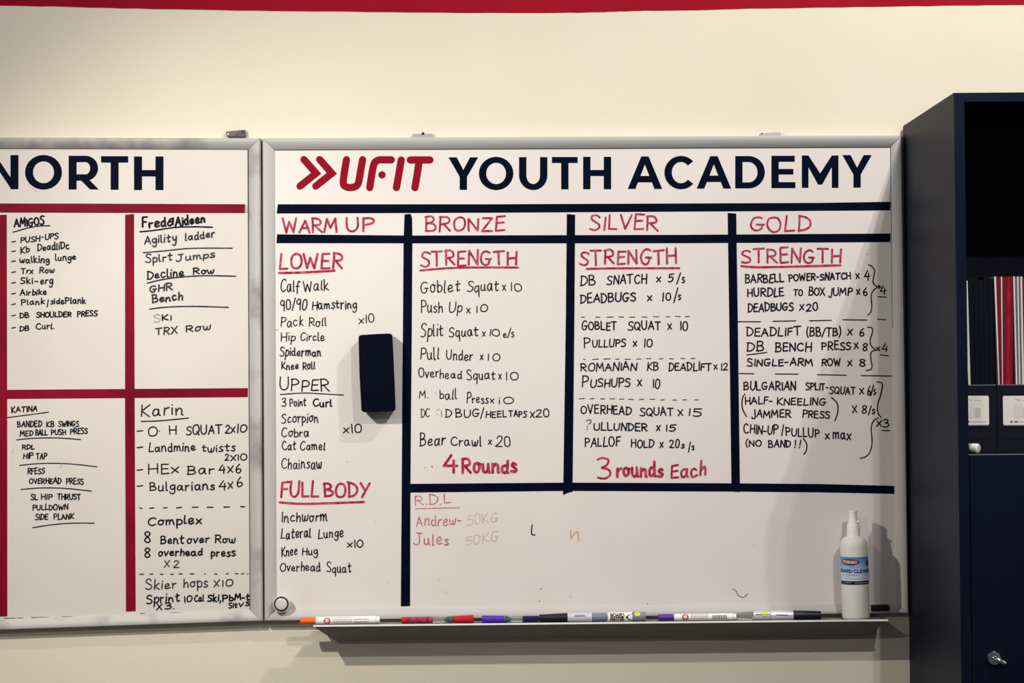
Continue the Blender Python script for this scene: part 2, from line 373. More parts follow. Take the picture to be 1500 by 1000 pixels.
# ------------------------------------------------------------------ whiteboards
PD = 0.010                                      # depth of the writing surface in front of the wall
PROF = [(0, 0), (0, .015), (.03, .0185), (.10, .0207), (.22, .0210), (.42, .0200), (.7, .0168), (.95, .0125), (1.0, .0112), (1.0, .006)]
def frame(board, outer, inner, m, skip=()):
    """four mitred aluminium rails between the outer and the inner rectangle (corners clockwise from top left, photo px)"""
    for i, nm in enumerate(('top', 'right', 'bottom', 'left')):
        if nm in skip: continue
        j = (i + 1) % 4; V = []; Fc = []
        for c in (i, j):
            o_ = P(*outer[c], 0.018); n_ = P(*inner[c], 0.014)
            for t, d in PROF:
                q = o_.lerp(n_, t); V.append(Vector((q.x, -d, q.z)))
        k = len(PROF)
        for a in range(k - 1): Fc.append([a, a + 1, k + a + 1, k + a])
        Fc.append([k - 1, 0, k, 2 * k - 1]); Fc.append(list(range(k))[::-1]); Fc.append(list(range(k, 2 * k)))
        # a hairline mitre gap
        c0 = (V[0] + V[k]) / 2
        for v in V:
            ax = 0 if nm in ('top', 'bottom') else 2
            v[ax] -= math.copysign(0.00045, v[ax] - c0[ax])
        o = mesh('frame_rail', V, Fc, m, board, smooth=True); o.data.set_sharp_from_angle(angle=math.radians(35))
def panel(board, pts, m):
    return extrude_px('writing_surface', pts, 0.001, PD, m, board)
def tape(board, pts, m, thick=0.0004, lab=None):
    o = extrude_px('tape_strip', pts, PD, PD + thick, m, board)
    if lab: o['label'] = lab
    return o

OB = [(-330, 200), (381.6, 202), (385.0, 909.5), (-330, 934)]
IB = [(-312, 216), (364, 218), (366.5, 893.5), (-312, 918)]
bl = empty('whiteboard', P(30, 930, 0))
tag(bl, 'left whiteboard with red tape grid, smudged grey frame and black handwritten lists', 'whiteboard')
panel(bl, [(-320, 208), (374, 210), (377, 902), (-320, 926)], M_panel2)
frame(bl, OB, IB, M_alud, )
OR_ = [(384.2, 202), (1320.5, 197.5), (1331, 898), (387.2, 909.5)]
IR_ = [(402, 219), (1305.2, 214.6), (1312.5, 884), (404.5, 892.5)]
br = empty('whiteboard', P(860, 915, 0))
tag(br, 'right whiteboard with navy tape columns, printed heading and clean aluminium frame', 'whiteboard')
panel(br, [(393, 210), (1313, 206), (1322, 892), (396, 901)], M_panel)
frame(br, OR_, IR_, M_alu)

def shade_strip(board, pts):  # dark strip standing in for the shadow gap between rail and panel
    o = extrude_px('shade_strip', pts, PD, PD + .0006, M_shade, board); o['label'] = 'thin dark strip painting the shade inside the frame'
shade_strip(br, [(401.5, 217.4), (1305, 213.2), (1305, 215.9), (402, 220.2)])
shade_strip(bl, [(-318, 214.4), (364, 216.4), (364, 219), (-318, 217)])
shade_strip(bl, [(362.6, 218), (364.6, 218), (367, 893), (365.8, 893)])
shade_strip(br, [(1304.0, 215), (1305.4, 215), (1307.6, 480), (1306.8, 480)])
# tape grids (each strip its own piece; thin laps where they cross)
T2 = 0.0004
tape(bl, [(-300, 297.6), (120, 298), (359, 299), (358.5, 312), (120, 311.6), (-300, 310)], M_red)
tape(bl, [(358.6, 299.4), (363, 300.5), (362, 304), (363.4, 311.5), (358.4, 312)], M_alud, lab='torn silvery end of the tape')
tape(bl, [(-300, 572.5), (0, 570.8), (363, 568.2), (363, 581.4), (0, 584.2), (-300, 586.5)], M_red)
tape(bl, [(-4, 314.6), (9.8, 314.4), (10.4, 600), (10.6, 902.2), (-3.4, 902.8)], M_red, 0.0007)
tape(bl, [(183.3, 314.6), (196.2, 313), (197.1, 600), (198.6, 894.6), (184.6, 895.2), (183.2, 600)], M_red, 0.0007)
tape(br, [(407, 299), (720, 299), (1200, 297), (1304.5, 295.4), (1304, 308), (1200, 308.6), (720, 311.4), (405.2, 312.6)], M_navy)
tape(br, [(405.8, 343), (600, 344.8), (1000, 343.8), (1304.5, 341.8), (1304, 354.4), (1000, 356), (720, 356.3), (405, 356)], M_navy)
tape(br, [(592.6, 313.8), (601.5, 313), (603.6, 320), (604, 355), (603, 500), (601.2, 700), (600.6, 887.2), (587.2, 887.6), (588.6, 700), (591.2, 356)], M_navy, 0.0007)
tape(br, [(830.4, 313.4), (842.4, 314.4), (841.4, 460), (838.8, 700), (838.6, 720), (834, 720.6), (824.8, 724.4), (825.4, 700), (829, 460)], M_navy, 0.0007)
tape(br, [(1066, 311.6), (1078.4, 312.6), (1080.6, 460), (1083.8, 707), (1083, 720.4), (1071.6, 719.2), (1071.4, 700), (1068.2, 460)], M_navy, 0.0007)
tape(br, [(601, 708.4), (830, 706.6), (1080, 707.6), (1200, 708.6), (1313.6, 711.4), (1313.8, 723), (1200, 720.8), (1080, 719.6), (830, 718.6), (601, 721)], M_navy, 0.00055)

# ------------------------------------------------------------------ printed headings
def arc(cx, cy, rx, ry, a0, a1, n=28):
    return [(cx + rx * math.cos(math.radians(a0 + (a1 - a0) * i / n)), cy - ry * math.sin(math.radians(a0 + (a1 - a0) * i / n))) for i in range(n + 1)]
def letter(board, ch, x0, x1, yt, yb, sv=10.7, sh=8.8):
    k = Ink(wall_map(PD)); q = k.poly; h = yb - yt; wd = x1 - x0; R = lambda a, b, c, d: q([(a, b), (c, b), (c, d), (a, d)])
    def ring(cx, cy, rx, ry, a0, a1):
        o_ = arc(cx, cy, rx, ry, a0, a1); i_ = arc(cx, cy, rx - sv, ry - sh, a0, a1)
        for a in range(len(o_) - 1): q([o_[a], o_[a + 1], i_[a + 1], i_[a]])
    if ch == 'H': R(x0, yt, x0 + sv, yb); R(x1 - sv, yt, x1, yb); R(x0 + sv, yt + h / 2 - sh / 2, x1 - sv, yt + h / 2 + sh / 2)
    elif ch == 'T': R(x0, yt, x1, yt + sh); R((x0 + x1) / 2 - sv / 2, yt + sh, (x0 + x1) / 2 + sv / 2, yb)
    elif ch == 'E': R(x0, yt, x0 + sv, yb); R(x0, yt, x1 - 1, yt + sh); R(x0, yt + h / 2 - sh / 2, x1 - 3, yt + h / 2 + sh / 2 - .6); R(x0, yb - sh, x1, yb)
    elif ch == 'Y':
        m_ = (x0 + x1) / 2; ym = yt + h * .6
        q([(x0, yt), (x0 + sv * 1.12, yt), (m_, ym - sv * .95), (m_, ym + 3), (m_ - sv / 2, ym)]); q([(x1, yt), (x1 - sv * 1.12, yt), (m_, ym - sv * .95), (m_, ym + 3), (m_ + sv / 2, ym)])
        R(m_ - sv / 2, ym - 1, m_ + sv / 2, yb)
    elif ch == 'A':
        m_ = (x0 + x1) / 2
        q([(x0, yb), (x0 + sv * 1.05, yb), (m_, yt + sv * 1.1), (m_, yt), (m_ - sv * .5, yt)]); q([(x1, yb), (x1 - sv * 1.05, yb), (m_, yt + sv * 1.1), (m_, yt), (m_ + sv * .5, yt)])
        q([(x0 + wd * .24, yb - h * .225 + 1), (x0 + wd * .31, yb - h * .40), (x1 - wd * .31, yb - h * .40), (x1 - wd * .24, yb - h * .225 + 1)])
    elif ch == 'N': R(x0, yt, x0 + sv, yb); R(x1 - sv, yt, x1, yb); q([(x0, yt), (x0 + sv * .9, yt), (x1, yb), (x1 - sv * .9, yb)])
    elif ch == 'M':
        m_ = (x0 + x1) / 2; R(x0, yt, x0 + sv - 1, yb); R(x1 - sv + 1, yt, x1, yb)
        q([(x0, yt), (x0 + sv * .9, yt), (m_, yb - h * .45), (m_, yb - h * .1), (m_ - 3, yb - h * .1), (x0 + sv - 1, yt + h * .36), (x0, yt + 4)])
        q([(x1, yt), (x1 - sv * .9, yt), (m_, yb - h * .45), (m_, yb - h * .1), (m_ + 3, yb - h * .1), (x1 - sv + 1, yt + h * .36), (x1, yt + 4)])
    elif ch == 'O': ring((x0 + x1) / 2, (yt + yb) / 2, wd / 2, h / 2 + .8, 0, 360)
    elif ch == 'C': ring(x0 + h / 2 + .6, (yt + yb) / 2, h / 2 + .6, h / 2 + .8, 42, 318)
    elif ch == 'U':
        R(x0, yt, x0 + sv, yb - wd / 2); R(x1 - sv, yt, x1, yb - wd / 2); ring((x0 + x1) / 2, yb - wd / 2, wd / 2, wd / 2 + .6, 180, 360)
    elif ch == 'D':
        R(x0, yt, x0 + sv, yb); r = h / 2; R(x0 + sv, yt, x1 - r, yt + sh); R(x0 + sv, yb - sh, x1 - r, yb); ring(x1 - r, (yt + yb) / 2, r, r, -90, 90)
    elif ch == 'R':
        R(x0, yt, x0 + sv, yb); r = h * .37; R(x0 + sv, yt, x1 - r - 1, yt + sh); R(x0 + sv, yt + 2 * r - sh, x1 - r - 1, yt + 2 * r); ring(x1 - r - 1, yt + r, r, r, -90, 90)
        q([(x0 + wd * .40, yt + 2 * r - 1), (x0 + wd * .40 + sv, yt + 2 * r - 2.5), (x1, yb), (x1 - sv * 1.1, yb)])
    return k.build('printed_letter', M_vnavy, board)
for ch, a, b, yt, yb in (('Y', 657, 700.5, 230.3, 278), ('O', 701.5, 752, 230.3, 277.6), ('U', 760.4, 801.8, 230, 277.6), ('T', 808.6, 846.2, 229.8, 277.2), ('H', 854.2, 895.2, 229.5, 277),
                         ('A', 919.5, 970, 229, 276.6), ('C', 973.3, 1018, 229, 276.2), ('A', 1020.5, 1071, 228.6, 276), ('D', 1077, 1120.4, 228.4, 275.8), ('E', 1130, 1165.2, 228, 275.4),
                         ('M', 1174.6, 1228.2, 227.6, 275), ('Y', 1234, 1277, 227, 274.6)):
    letter(br, ch, a, b, yt, yb)
for ch, a, b, yt, yb in (('N', -17, 27, 227, 277), ('O', 36.7, 90.8, 227.6, 276.8), ('R', 100.6, 144.6, 228, 277.4), ('T', 148, 187.8, 228.6, 277.8), ('H', 196.4, 239.4, 229, 278.2)):
    letter(bl, ch, a, b, yt, yb, 11.6, 9.4)
# red emblem: two chevrons and four slanted rounded letters
def K5(x, y): return (400 + x / 4.6875, 200 + y / 4.6875)
W5 = 50 / 4.6875
for dx in (0, 108):
    k = Ink(wall_map(PD))
    a, c, b = Vector(K5(212 + dx, 157)), Vector(K5(295.6 + dx, 251.8)), Vector(K5(185 + dx, 340))
    k.ribbon([a, c, b], W5, miter=True)
    tag(k.build('printed_chevron', M_vred, br), 'red printed chevron')
def red_letter(strokes):
    k = Ink(wall_map(PD))
    for s_ in strokes: k.ribbon([K5(*p) for p in s_], W5, miter=True)
    tag(k.build('printed_letter', M_vred, br), 'red rounded slanted letter')
red_letter([crom([(504, 158), (492, 230), (482, 305), (488, 335), (514, 348), (545, 348), (575, 336), (589, 305), (602, 230), (615, 158)], 5)])
red_letter([crom([(664, 350), (676, 270), (688, 205), (700, 176), (726, 160), (765, 159), (812, 159)], 5), [(747, 262), (748.5, 262)]])
red_letter([[(880, 160), (864, 255), (847, 350)]])
red_letter([[(942, 160), (1077, 160)], [(1004, 165), (990, 255), (974, 350)]])

# ------------------------------------------------------------------ handwriting
NAMES = 'Fred Aideen Karin Katina Andrew Jules Spiderman'.lower().split()
def hand(board, words, w, m, colour='black', label=None, jit=1.9):
    if m is M_ink or m is M_inkg: w *= 1.05
    for t in words:
        k = Ink(wall_map(PD))
        if isinstance(t[0], str): write(k, *t[:6], w, jit=jit)
        else: k.ribbon(crom([tuple(p) for p in t], 5), w)
        o = k.build('handwritten_word' if isinstance(t[0], str) else 'pen_stroke', m, board)
        if colour != 'black': o['label'] = label or f'{colour} marker handwriting'
def rule(board, pts, w, m, name='ruled_line', lab=None):
    k = Ink(wall_map(PD)); k.ribbon(crom([tuple(p) for p in pts], 6), w, taper=.05); o = k.build(name, m, board)
    if lab: o['label'] = lab
def dashes(board, segs, y0, y1, w, m):
    X0, X1 = segs[0][0], segs[-1][1]
    for a, b in segs:
        k = Ink(wall_map(PD))
        ya = y0 + (y1 - y0) * (a - X0) / (X1 - X0); k.ribbon([(a, ya + random.uniform(-.5, .5)), (b, ya + random.uniform(-.5, .5))], w)
        k.build('pen_dash', m, board)
B = bl
# left board, upper left cell
hand(B, [('AMIGOS', 21, 64, 331.5, 329, 11.5)], 2.3, M_ink)
rule(B, [(19, 340), (40, 334), (56, 331), (73, 330.5)], 1.7, M_ink)
for y, ws in ((354, [('PUSH', 30, 58, 355.5, 353, 8), ('-', 61, 63, 351, 351, 8), ('UPS', 66, 85, 351, 349, 8)]),
              (368, [('Kb', 30, 43, 371, 369, 9), ('DeadliDc', 55, 101, 367, 364, 10)]),
              (382.5, [('walking', 29, 72, 385, 384, 9), ('lunge', 81, 111, 382, 380, 9)]),
              (398.5, [('Trx', 31, 48, 400, 400, 7.5), ('Row', 58, 79, 400, 399, 7.5)]),
              (414, [('Ski', 30, 48, 416, 415, 8.5), ('-', 51, 55, 414, 414, 6), ('erg', 59, 77, 416, 415, 10)]),
              (430, [('Airbike', 30, 68, 432.5, 431, 8)]),
              (445.5, [('Plank', 31, 65, 446.5, 445, 8), ('/', 69, 71, 448, 448, 9), ('sidePlank', 74, 125, 445, 444, 8.5)]),
              (462, [('DB', 29, 42, 465.5, 465, 7.5), ('SHOULDER', 53, 104, 464.5, 464, 7.5), ('PRESS', 113, 142, 463.5, 462.5, 7.5)]),
              (480, [('DB', 29, 42, 484.5, 484, 7.5), ('Curl.', 53, 79, 482.5, 481, 8)])):
    hand(B, [[(17.4, y + .4), (22.4, y - .6)]] + ws, 1.75, M_ink)
# upper right cell
hand(B, [('Fred', 208, 243, 333.5, 332, 13.5), ('&', 245, 253, 331.5, 331, 12), ('Aideen', 257, 300, 330.5, 325.5, 12)], 2.7, M_ink)
rule(B, [(205, 339.4), (228, 337), (256, 333), (285, 332), (311, 332.6)], 2.2, M_ink)
hand(B, [('Agility', 212, 258, 357, 353.5, 12), ('ladder', 271, 314, 352, 347.5, 10.5)], 2.0, M_inkg)
rule(B, [(210, 370), (240, 367.4), (280, 363.6), (340, 363.4)], 2.0, M_inkg)
hand(B, [('Splrt', 213, 252, 385, 381.5, 11), ('Jumps', 258, 314, 382, 376.5, 9.5)], 1.9, M_inkg)
hand(B, [('Decline', 216, 269, 408.5, 404, 12), ('Row', 283, 313, 402, 399.5, 8.5)], 2.0, M_ink)
rule(B, [(216, 414.6), (236, 409.6), (262, 406), (300, 403.6), (345, 404.4)], 2.0, M_inkg)
hand(B, [('GHR', 219, 252, 428, 423.5, 9.5)], 2.1, M_inkg)
hand(B, [('Bench', 223, 267, 443.5, 438.5, 10.5)], 2.2, M_inkg)
rule(B, [(219.6, 452.6), (245, 449.6), (285, 448.6), (334, 450)], 2.1, M_inkg)
hand(B, [('S', 225, 235, 472, 472, 11.5)], 1.6, M_faint, 'grey', 'faded grey handwriting')
hand(B, [('Ki', 237, 251, 469.5, 468.5, 8)], 1.9, M_ink)
hand(B, [('TRX', 228, 259, 491, 487.5, 9.5), ('Row', 272, 308, 486, 482, 9.5)], 2.0, M_inkg)
# lower left cell
hand(B, [('KATINA', 17, 54, 604, 602, 8)], 1.7, M_ink)
rule(B, [(10.8, 611.4), (40, 607.6), (71, 603.4)], 1.5, M_ink)
hand(B, [('BANDED', 25.5, 61, 625.5, 624, 8), ('KB', 68, 79, 625, 624.6, 7.5), ('SWINGS', 85.5, 115, 624.4, 624, 7.5)], 1.6, M_ink)
hand(B, [('MED', 29.5, 48, 638.5, 638, 7.5), ('BALL', 52, 69, 637, 637, 7.5), ('PUSH', 75, 96, 636.6, 636, 7.5), ('PRESS', 103, 128, 635.6, 635, 8)], 1.6, M_ink)
rule(B, [(24.4, 644), (50, 641.6), (85, 641.2), (118, 643.6)], 1.6, M_ink)
hand(B, [('RDL', 32.5, 50, 658, 657, 7)], 1.6, M_ink)
hand(B, [('HIP', 34, 48, 671.5, 671, 7.5), ('TAP', 53, 68, 672, 672, 8)], 1.6, M_ink)
rule(B, [(28.8, 681.4), (60, 678.6), (100, 679), (142, 683.4)], 1.6, M_ink)
hand(B, [('RFESS', 40.5, 65, 694.5, 693.5, 8.5)], 1.6, M_ink)
hand(B, [('OVERHEAD', 43, 89, 708, 707.5, 7.5), ('PRESS', 97, 122, 708.5, 709, 8)], 1.6, M_ink)
rule(B, [(31, 716.6), (60, 714.4), (95, 715), (134, 719)], 1.6, M_ink)
hand(B, [('SL', 45, 55, 732, 731.5, 8), ('HIP', 60.5, 76, 731.5, 731.5, 7.5), ('THRUST', 84, 118, 731.5, 731, 8)], 1.6, M_ink)
hand(B, [('PULLDOWN', 48, 99, 746.5, 746, 7.5)], 1.6, M_ink)
hand(B, [('SIDE', 51.5, 70, 761, 760, 7.5), ('PLANK', 79, 108, 760.5, 759.5, 8)], 1.6, M_ink)
rule(B, [(48, 772.6), (75, 768.4), (105, 766), (138, 766)], 1.6, M_ink)
for a, b in (((17, 664), (19.5, 658.6)), ((88, 686), (90, 679)), ((47, 275), (54, 281.5))):
    rule(B, [a, b], 0.9, M_faint, 'stray_mark')
# lower right cell
hand(B, [('Karin', 206, 268, 609, 607, 16)], 2.0, M_inkg)
rule(B, [(206.6, 617), (235, 616), (276, 612)], 1.7, M_ink)
for y, ws in ((631, [('O', 216.5, 230, 637.5, 637, 12), ('.', 233, 235, 631.5, 631.5, 10), ('H', 247.5, 258, 635.5, 635, 11), ('SQUAT', 272.5, 325, 637.5, 634, 12.5), ('2', 330, 336, 634.5, 634.5, 12), ('x', 338, 344, 634, 633, 13), ('10', 346.5, 361, 633.5, 632, 11.5)]),
              (655, [('Landmine', 218, 286, 662, 660, 12), ('twists', 295, 344, 661.5, 660.5, 11)]),
              (688, [('HEx', 217, 262, 694.5, 693, 13.5), ('Bar', 274, 313, 694.5, 693, 12.5), ('4', 321, 330, 692.5, 692.5, 11), ('x', 333, 341, 692.5, 692, 14), ('6', 345, 353, 692, 691, 12)]),
              (711.5, [('Bulgarians', 219, 314, 718.5, 717, 12.5), ('4', 321, 331, 717, 717, 12), ('x', 334, 341, 715, 714, 14), ('6', 347, 355, 713.5, 712, 14)])):
    hand(B, [[(201, y + .5), (209, y - .5)]] + ws, 1.8, M_ink)
hand(B, [('2', 329.5, 335, 674.5, 674, 9), ('x', 338, 346, 674.5, 673.5, 13), ('10', 347.5, 361, 673.5, 673, 9)], 1.7, M_ink)
dashes(B, [(205, 207.6), (219.5, 225.5), (239.6, 244.4), (258.6, 266), (282, 290), (303.6, 312), (328, 336), (352.5, 358.5)], 744, 741.6, 1.8, M_ink)
hand(B, [('Complex', 217, 295, 769, 766, 12)], 2.0, M_ink)
hand(B, [('8', 211.5, 220, 795, 795, 15), ('Bent', 235, 269, 796, 795, 12), ('over', 274, 306, 795, 793.5, 11), ('Row', 315, 344, 794.5, 794, 10.5)], 2.0, M_ink)
hand(B, [('8', 212, 220, 815.5, 815.5, 13), ('overhead', 232, 296, 814, 813, 10.5), ('press', 309, 344, 814, 814, 11)], 2.0, M_ink)
hand(B, [('x', 241, 248, 830, 829.5, 14), ('2', 254, 262, 831, 831, 9.5)], 1.5, M_inkg)
dashes(B, [(205, 210), (219.6, 224), (235, 239), (250, 254), (262.4, 267), (278.4, 284), (300, 300.8), (314.6, 317.8), (331.6, 334), (344.6, 348.6), (353.8, 357), (362.6, 363.4)], 840.6, 840, 1.6, M_ink)
hand(B, [('Skier', 213, 258, 863, 861, 13.5), ('hops', 269, 304, 860, 859, 13), ('x', 313, 321, 859, 858, 16), ('10', 325, 341, 858.5, 857.5, 9.5)], 1.8, M_inkg)
hand(B, [('Sprint', 214.5, 263, 883.5, 880.5, 12.5), ('10', 270, 281, 881.5, 880.5, 9), ('Cal', 285, 298, 880.5, 880, 9)], 1.9, M_ink)
hand(B, [('Ski,', 304, 323, 880.5, 880, 9.5), ('Pb', 326, 341, 880.5, 879.5, 8), ('M-t', 344, 365, 878.5, 878, 9)], 2.2, M_ink)
hand(B, [('x', 229, 237, 893, 893, 13), ('3.', 241, 255, 892.5, 891, 8.5), ('Sit', 335, 347, 890, 889, 7.5), ('vs', 350, 365, 888, 887, 9)], 1.8, M_ink)
# printed board smudges along the left board's lower rail
for a, b, y in ((6, 24, 905.3), (26, 34, 905), (46, 78, 904.2), (90, 112, 903), (250, 266, 897.2), (205, 212, 898.6), (358, 365, 894.4)):
    rule(B, [(a, y), ((a + b) / 2, y - .3), (b, y)], 0.9, M_ink, 'grime_line')

B = br
RW = 2.9
hand(B, [('WARM', 415, 493, 340, 338.5, 19), ('UP', 507, 546, 338.5, 336.5, 18)], 3.1, M_rink, 'red')
hand(B, [('BRONZE', 623, 739, 339, 337.5, 19.5)], RW, M_rink, 'red')
hand(B, [('SILVER', 864, 963, 337, 336, 20)], RW, M_rink, 'red')
hand(B, [('GOLD', 1099, 1186, 338.5, 338, 22)], RW, M_rink, 'red')
hand(B, [('LOWER', 409.5, 501, 393.5, 394, 20.5)], 3.3, M_rink, 'red')
rule(B, [(409, 399.6), (440, 399), (490, 396.4)], 3.6, M_rink, lab='red underline')
hand(B, [('Calf', 411, 439, 427, 427, 17), ('Walk', 445, 481, 426, 425, 15)], 1.6, M_ink)
hand(B, [('90/90', 411, 449, 454.5, 452.5, 15), ('Hamstring', 457, 522, 453, 451, 13)], 1.6, M_ink)
hand(B, [('x10', 526, 548, 473.5, 472, 11.5)], 1.5, M_ink)
hand(B, [('Pack', 411, 444, 478.5, 477, 13), ('Roll', 452.5, 478, 477.5, 477.5, 12.5)], 1.5, M_ink)
hand(B, [('Hip', 411.5, 432, 500, 499, 12), ('Circle', 440, 475, 499, 498.5, 12)], 1.5, M_ink)
hand(B, [('Spiderman', 410, 470, 521, 521, 12.5)], 1.6, M_ink)
hand(B, [('Knee', 412.5, 437, 541, 540, 11), ('Roll', 443.5, 461, 540.5, 540, 11)], 1.6, M_ink)
hand(B, [('UPPER', 410, 482, 571.5, 573, 17)], 1.7, M_ink)
rule(B, [(410.6, 577.6), (445, 575.4), (470, 576.6), (503, 578.4)], 1.6, M_ink)
hand(B, [('3', 412.5, 418.5, 595, 595, 12.5), ('Point', 424.5, 448, 595, 594, 11.5)], 1.5, M_ink)
hand(B, [('Curl', 458.5, 486, 595, 595.5, 11)], 2.0, M_ink)
hand(B, [('Scorpion', 412.5, 466, 619, 617.5, 14)], 1.5, M_ink)
hand(B, [('Cobra', 412.5, 452, 639.5, 639.5, 12)], 1.5, M_ink)
hand(B, [('x10', 503, 529, 633, 633, 13)], 1.7, M_ink)
hand(B, [('Cat', 413.5, 433, 659.5, 659, 12), ('Camel', 439.5, 476, 659, 659, 12)], 1.5, M_ink)
hand(B, [('Chainsaw', 412.5, 471, 686, 686, 14)], 1.5, M_ink)
hand(B, [('FULL', 411, 466, 728, 726.5, 22), ('BODY', 475, 540, 727, 727, 20)], 3.3, M_rink, 'red')
rule(B, [(410, 735.6), (440, 737.6), (480, 736.8), (533, 735)], 3.4, M_rink, lab='red underline')
hand(B, [('Inchworm', 412.5, 479, 764.5, 762, 15)], 1.6, M_ink)
hand(B, [('Lateral', 411.5, 455, 789, 787, 14), ('Lunge', 466.5, 503, 787.5, 786, 14)], 1.6, M_ink)
hand(B, [('x10', 508.5, 531.5, 801.5, 801, 11)], 1.6, M_ink)
hand(B, [('Knee', 412.5, 435, 814.5, 812.5, 13.5), ('Hug', 442.5, 465, 812.5, 812, 11)], 1.6, M_ink)
hand(B, [('Overhead', 410.5, 469, 837, 835.5, 12), ('Squat', 478.5, 514, 838, 837.5, 13)], 1.5, M_ink)
# second column
hand(B, [('STRENGTH', 616, 756, 389.5, 386.5, 20.5)], RW, M_rink, 'red')
rule(B, [(616, 396), (650, 393), (690, 391.6), (759, 391.6)], 3.0, M_rink, lab='red underline')
hand(B, [('Goblet', 616.5, 673, 429.5, 427, 17), ('Squat', 684.5, 730, 427.5, 426, 15.5), ('~', 736.5, 741, 425.5, 425.5, 14), ('1', 748, 749.5, 426, 426, 12.5), ('0', 753.3, 764, 425.5, 425.5, 11.5)], 1.5, M_ink)
hand(B, [('Push', 616.5, 648, 458.5, 457.5, 17.5), ('Up', 657.5, 676, 458, 457, 14), ('~', 683.5, 688.5, 457.5, 457.5, 14), ('1', 698, 699.5, 457.5, 457.5, 10), ('0', 703.3, 714, 456.5, 456.5, 9.5)], 1.5, M_ink)
hand(B, [('Split', 616, 649, 494, 492, 18), ('Squat', 657.5, 700, 493, 491.5, 14.5), ('~', 706.5, 710.5, 492, 492, 12), ('1', 717.5, 719, 492.5, 492.5, 11), ('0', 720.8, 732, 492.5, 492.5, 10.5), ('e/s', 737, 753, 493.5, 493.5, 11)], 1.5, M_ink)
hand(B, [('Pull', 615.5, 643, 526.5, 526.5, 17), ('Under', 654, 692, 526.5, 527, 14), ('~', 703.5, 707.5, 526, 526, 13), ('1', 714.5, 716, 527.5, 527.5, 10), ('0', 721.3, 732, 528.5, 528.5, 10)], 1.5, M_ink)
hand(B, [('Over', 613.5, 642, 552.5, 552, 13)], 1.7, M_inkg)
hand(B, [('head', 644, 676, 554, 554, 12), ('Squat', 683.5, 725, 555.5, 555, 13.5), ('~', 730.5, 734.5, 555.5, 555.5, 13), ('1', 741.5, 743, 556.5, 556.5, 10.5), ('0', 746.8, 759, 556.5, 556.5, 10.5)], 1.5, M_ink)
hand(B, [('M', 614, 623, 582.5, 582, 11)], 1.4, M_inkg)
rule(B, [(626.4, 581), (627.2, 583)], 1.2, M_faint, 'stray_mark')
rule(B, [(637.6, 574), (639.4, 578)], 1.3, M_faint, 'stray_mark')
hand(B, [('ball', 644, 669, 584.5, 584, 14), ('Press', 683.5, 715, 590, 590, 13.5), ('~', 718.5, 723.5, 590, 590, 13), ('i', 731, 732, 591, 591, 10), ('0', 737.3, 751.5, 590.5, 590.5, 9.5)], 1.5, M_ink)
hand(B, [('DC', 616.5, 629, 611, 611, 11)], 1.3, M_inkg)
hand(B, [[(640, 600.6), (643.6, 599), (646.4, 602), (647, 611)], [(639.6, 606), (640.4, 606.2)]], 1.2, M_faint, 'grey', 'half erased grey handwriting')
hand(B, [('D', 652.5, 661, 611, 611, 11), ('BUG', 667.5, 702, 611, 610.5, 12), ('/', 704, 708, 612, 612, 12), ('HEEL', 711.5, 742, 611, 610.5, 9.5), ('TAPS', 745.5, 771, 610.5, 610.5, 9.5), ('x', 777, 783, 610.5, 610.5, 14), ('20', 785, 804, 610, 609.5, 10.5)], 1.6, M_ink)
hand(B, [('Bear', 615, 652, 652.5, 651.5, 17), ('Crawl', 660.5, 705, 652.5, 652.5, 13), ('~', 715.5, 720, 651, 651, 14), ('20', 726, 747.5, 653.5, 653.5, 14)], 1.6, M_ink)
hand(B, [('4', 650, 669, 691.5, 691.5, 26), ('Rounds', 677, 756, 692, 692, 20)], 4.0, M_rink, 'red')
for x, y in ((632.5, 683.4),):
    rule(B, [(x, y), (x + .8, y)], 1.5, M_ink, 'stray_mark')
rule(B, [(622, 684.6), (622.8, 684.4)], 1.3, M_faint, 'stray_mark')
# third column
hand(B, [('STRENGTH', 849, 990, 387.5, 386, 20.5)], RW, M_rink, 'red')
rule(B, [(859.5, 393.6), (900, 392.8), (995, 392.6)], 3.0, M_rink, lab='red underline')
hand(B, [('DB', 850, 871.5, 417.5, 416.5, 15), ('SNATCH', 889, 947, 416.5, 414.5, 12.5), ('X', 962, 967.5, 413, 412.5, 7.5), ('5', 978.5, 985.5, 413.5, 413, 10), ('/', 991.5, 995.5, 414, 414, 14), ('s', 999, 1002.5, 414, 413, 13)], 1.9, M_ink)
hand(B, [('DEADBUGS', 850, 931, 443.5, 440, 13), ('X', 948.5, 954.5, 440, 439.5, 7.5), ('1', 970, 972, 440.5, 440, 11), ('0', 975.5, 982.5, 440, 440, 11), ('/', 987, 992, 442, 442, 17), ('s', 993.5, 997, 439.5, 439, 13)], 1.9, M_ink)
dashes(B, [(851.6, 856), (872.5, 879), (888.6, 898.5), (906.6, 913.4), (922.5, 930), (941, 947.6), (957, 965), (975.6, 981), (989.5, 996.5), (1004, 1009.6)], 464.4, 463.4, 1.3, M_inkg)
hand(B, [('GOBLET', 852.5, 903, 482.5, 483, 11.5), ('SQUAT', 920, 968, 483, 482.5, 11.5), ('X', 978.5, 983.5, 482.5, 482, 7.5), ('10', 996.5, 1007, 483.5, 483.5, 11.5)], 1.8, M_ink)
hand(B, [('P', 855.5, 864, 508, 508, 16), ('ULLUPS', 868, 916, 508, 508, 11), ('X', 927.5, 932.5, 507, 506.5, 7.5), ('10', 943.5, 955, 508.5, 508.5, 12)], 1.8, M_ink)
dashes(B, [(854.6, 857.5), (868, 876.5), (884.6, 893.5), (901.6, 907), (915.6, 923.5), (932.6, 939), (947, 953.4), (965.6, 971), (980.6, 986.5), (997.6, 1003), (1012.6, 1017.6)], 526, 525, 1.3, M_inkg)
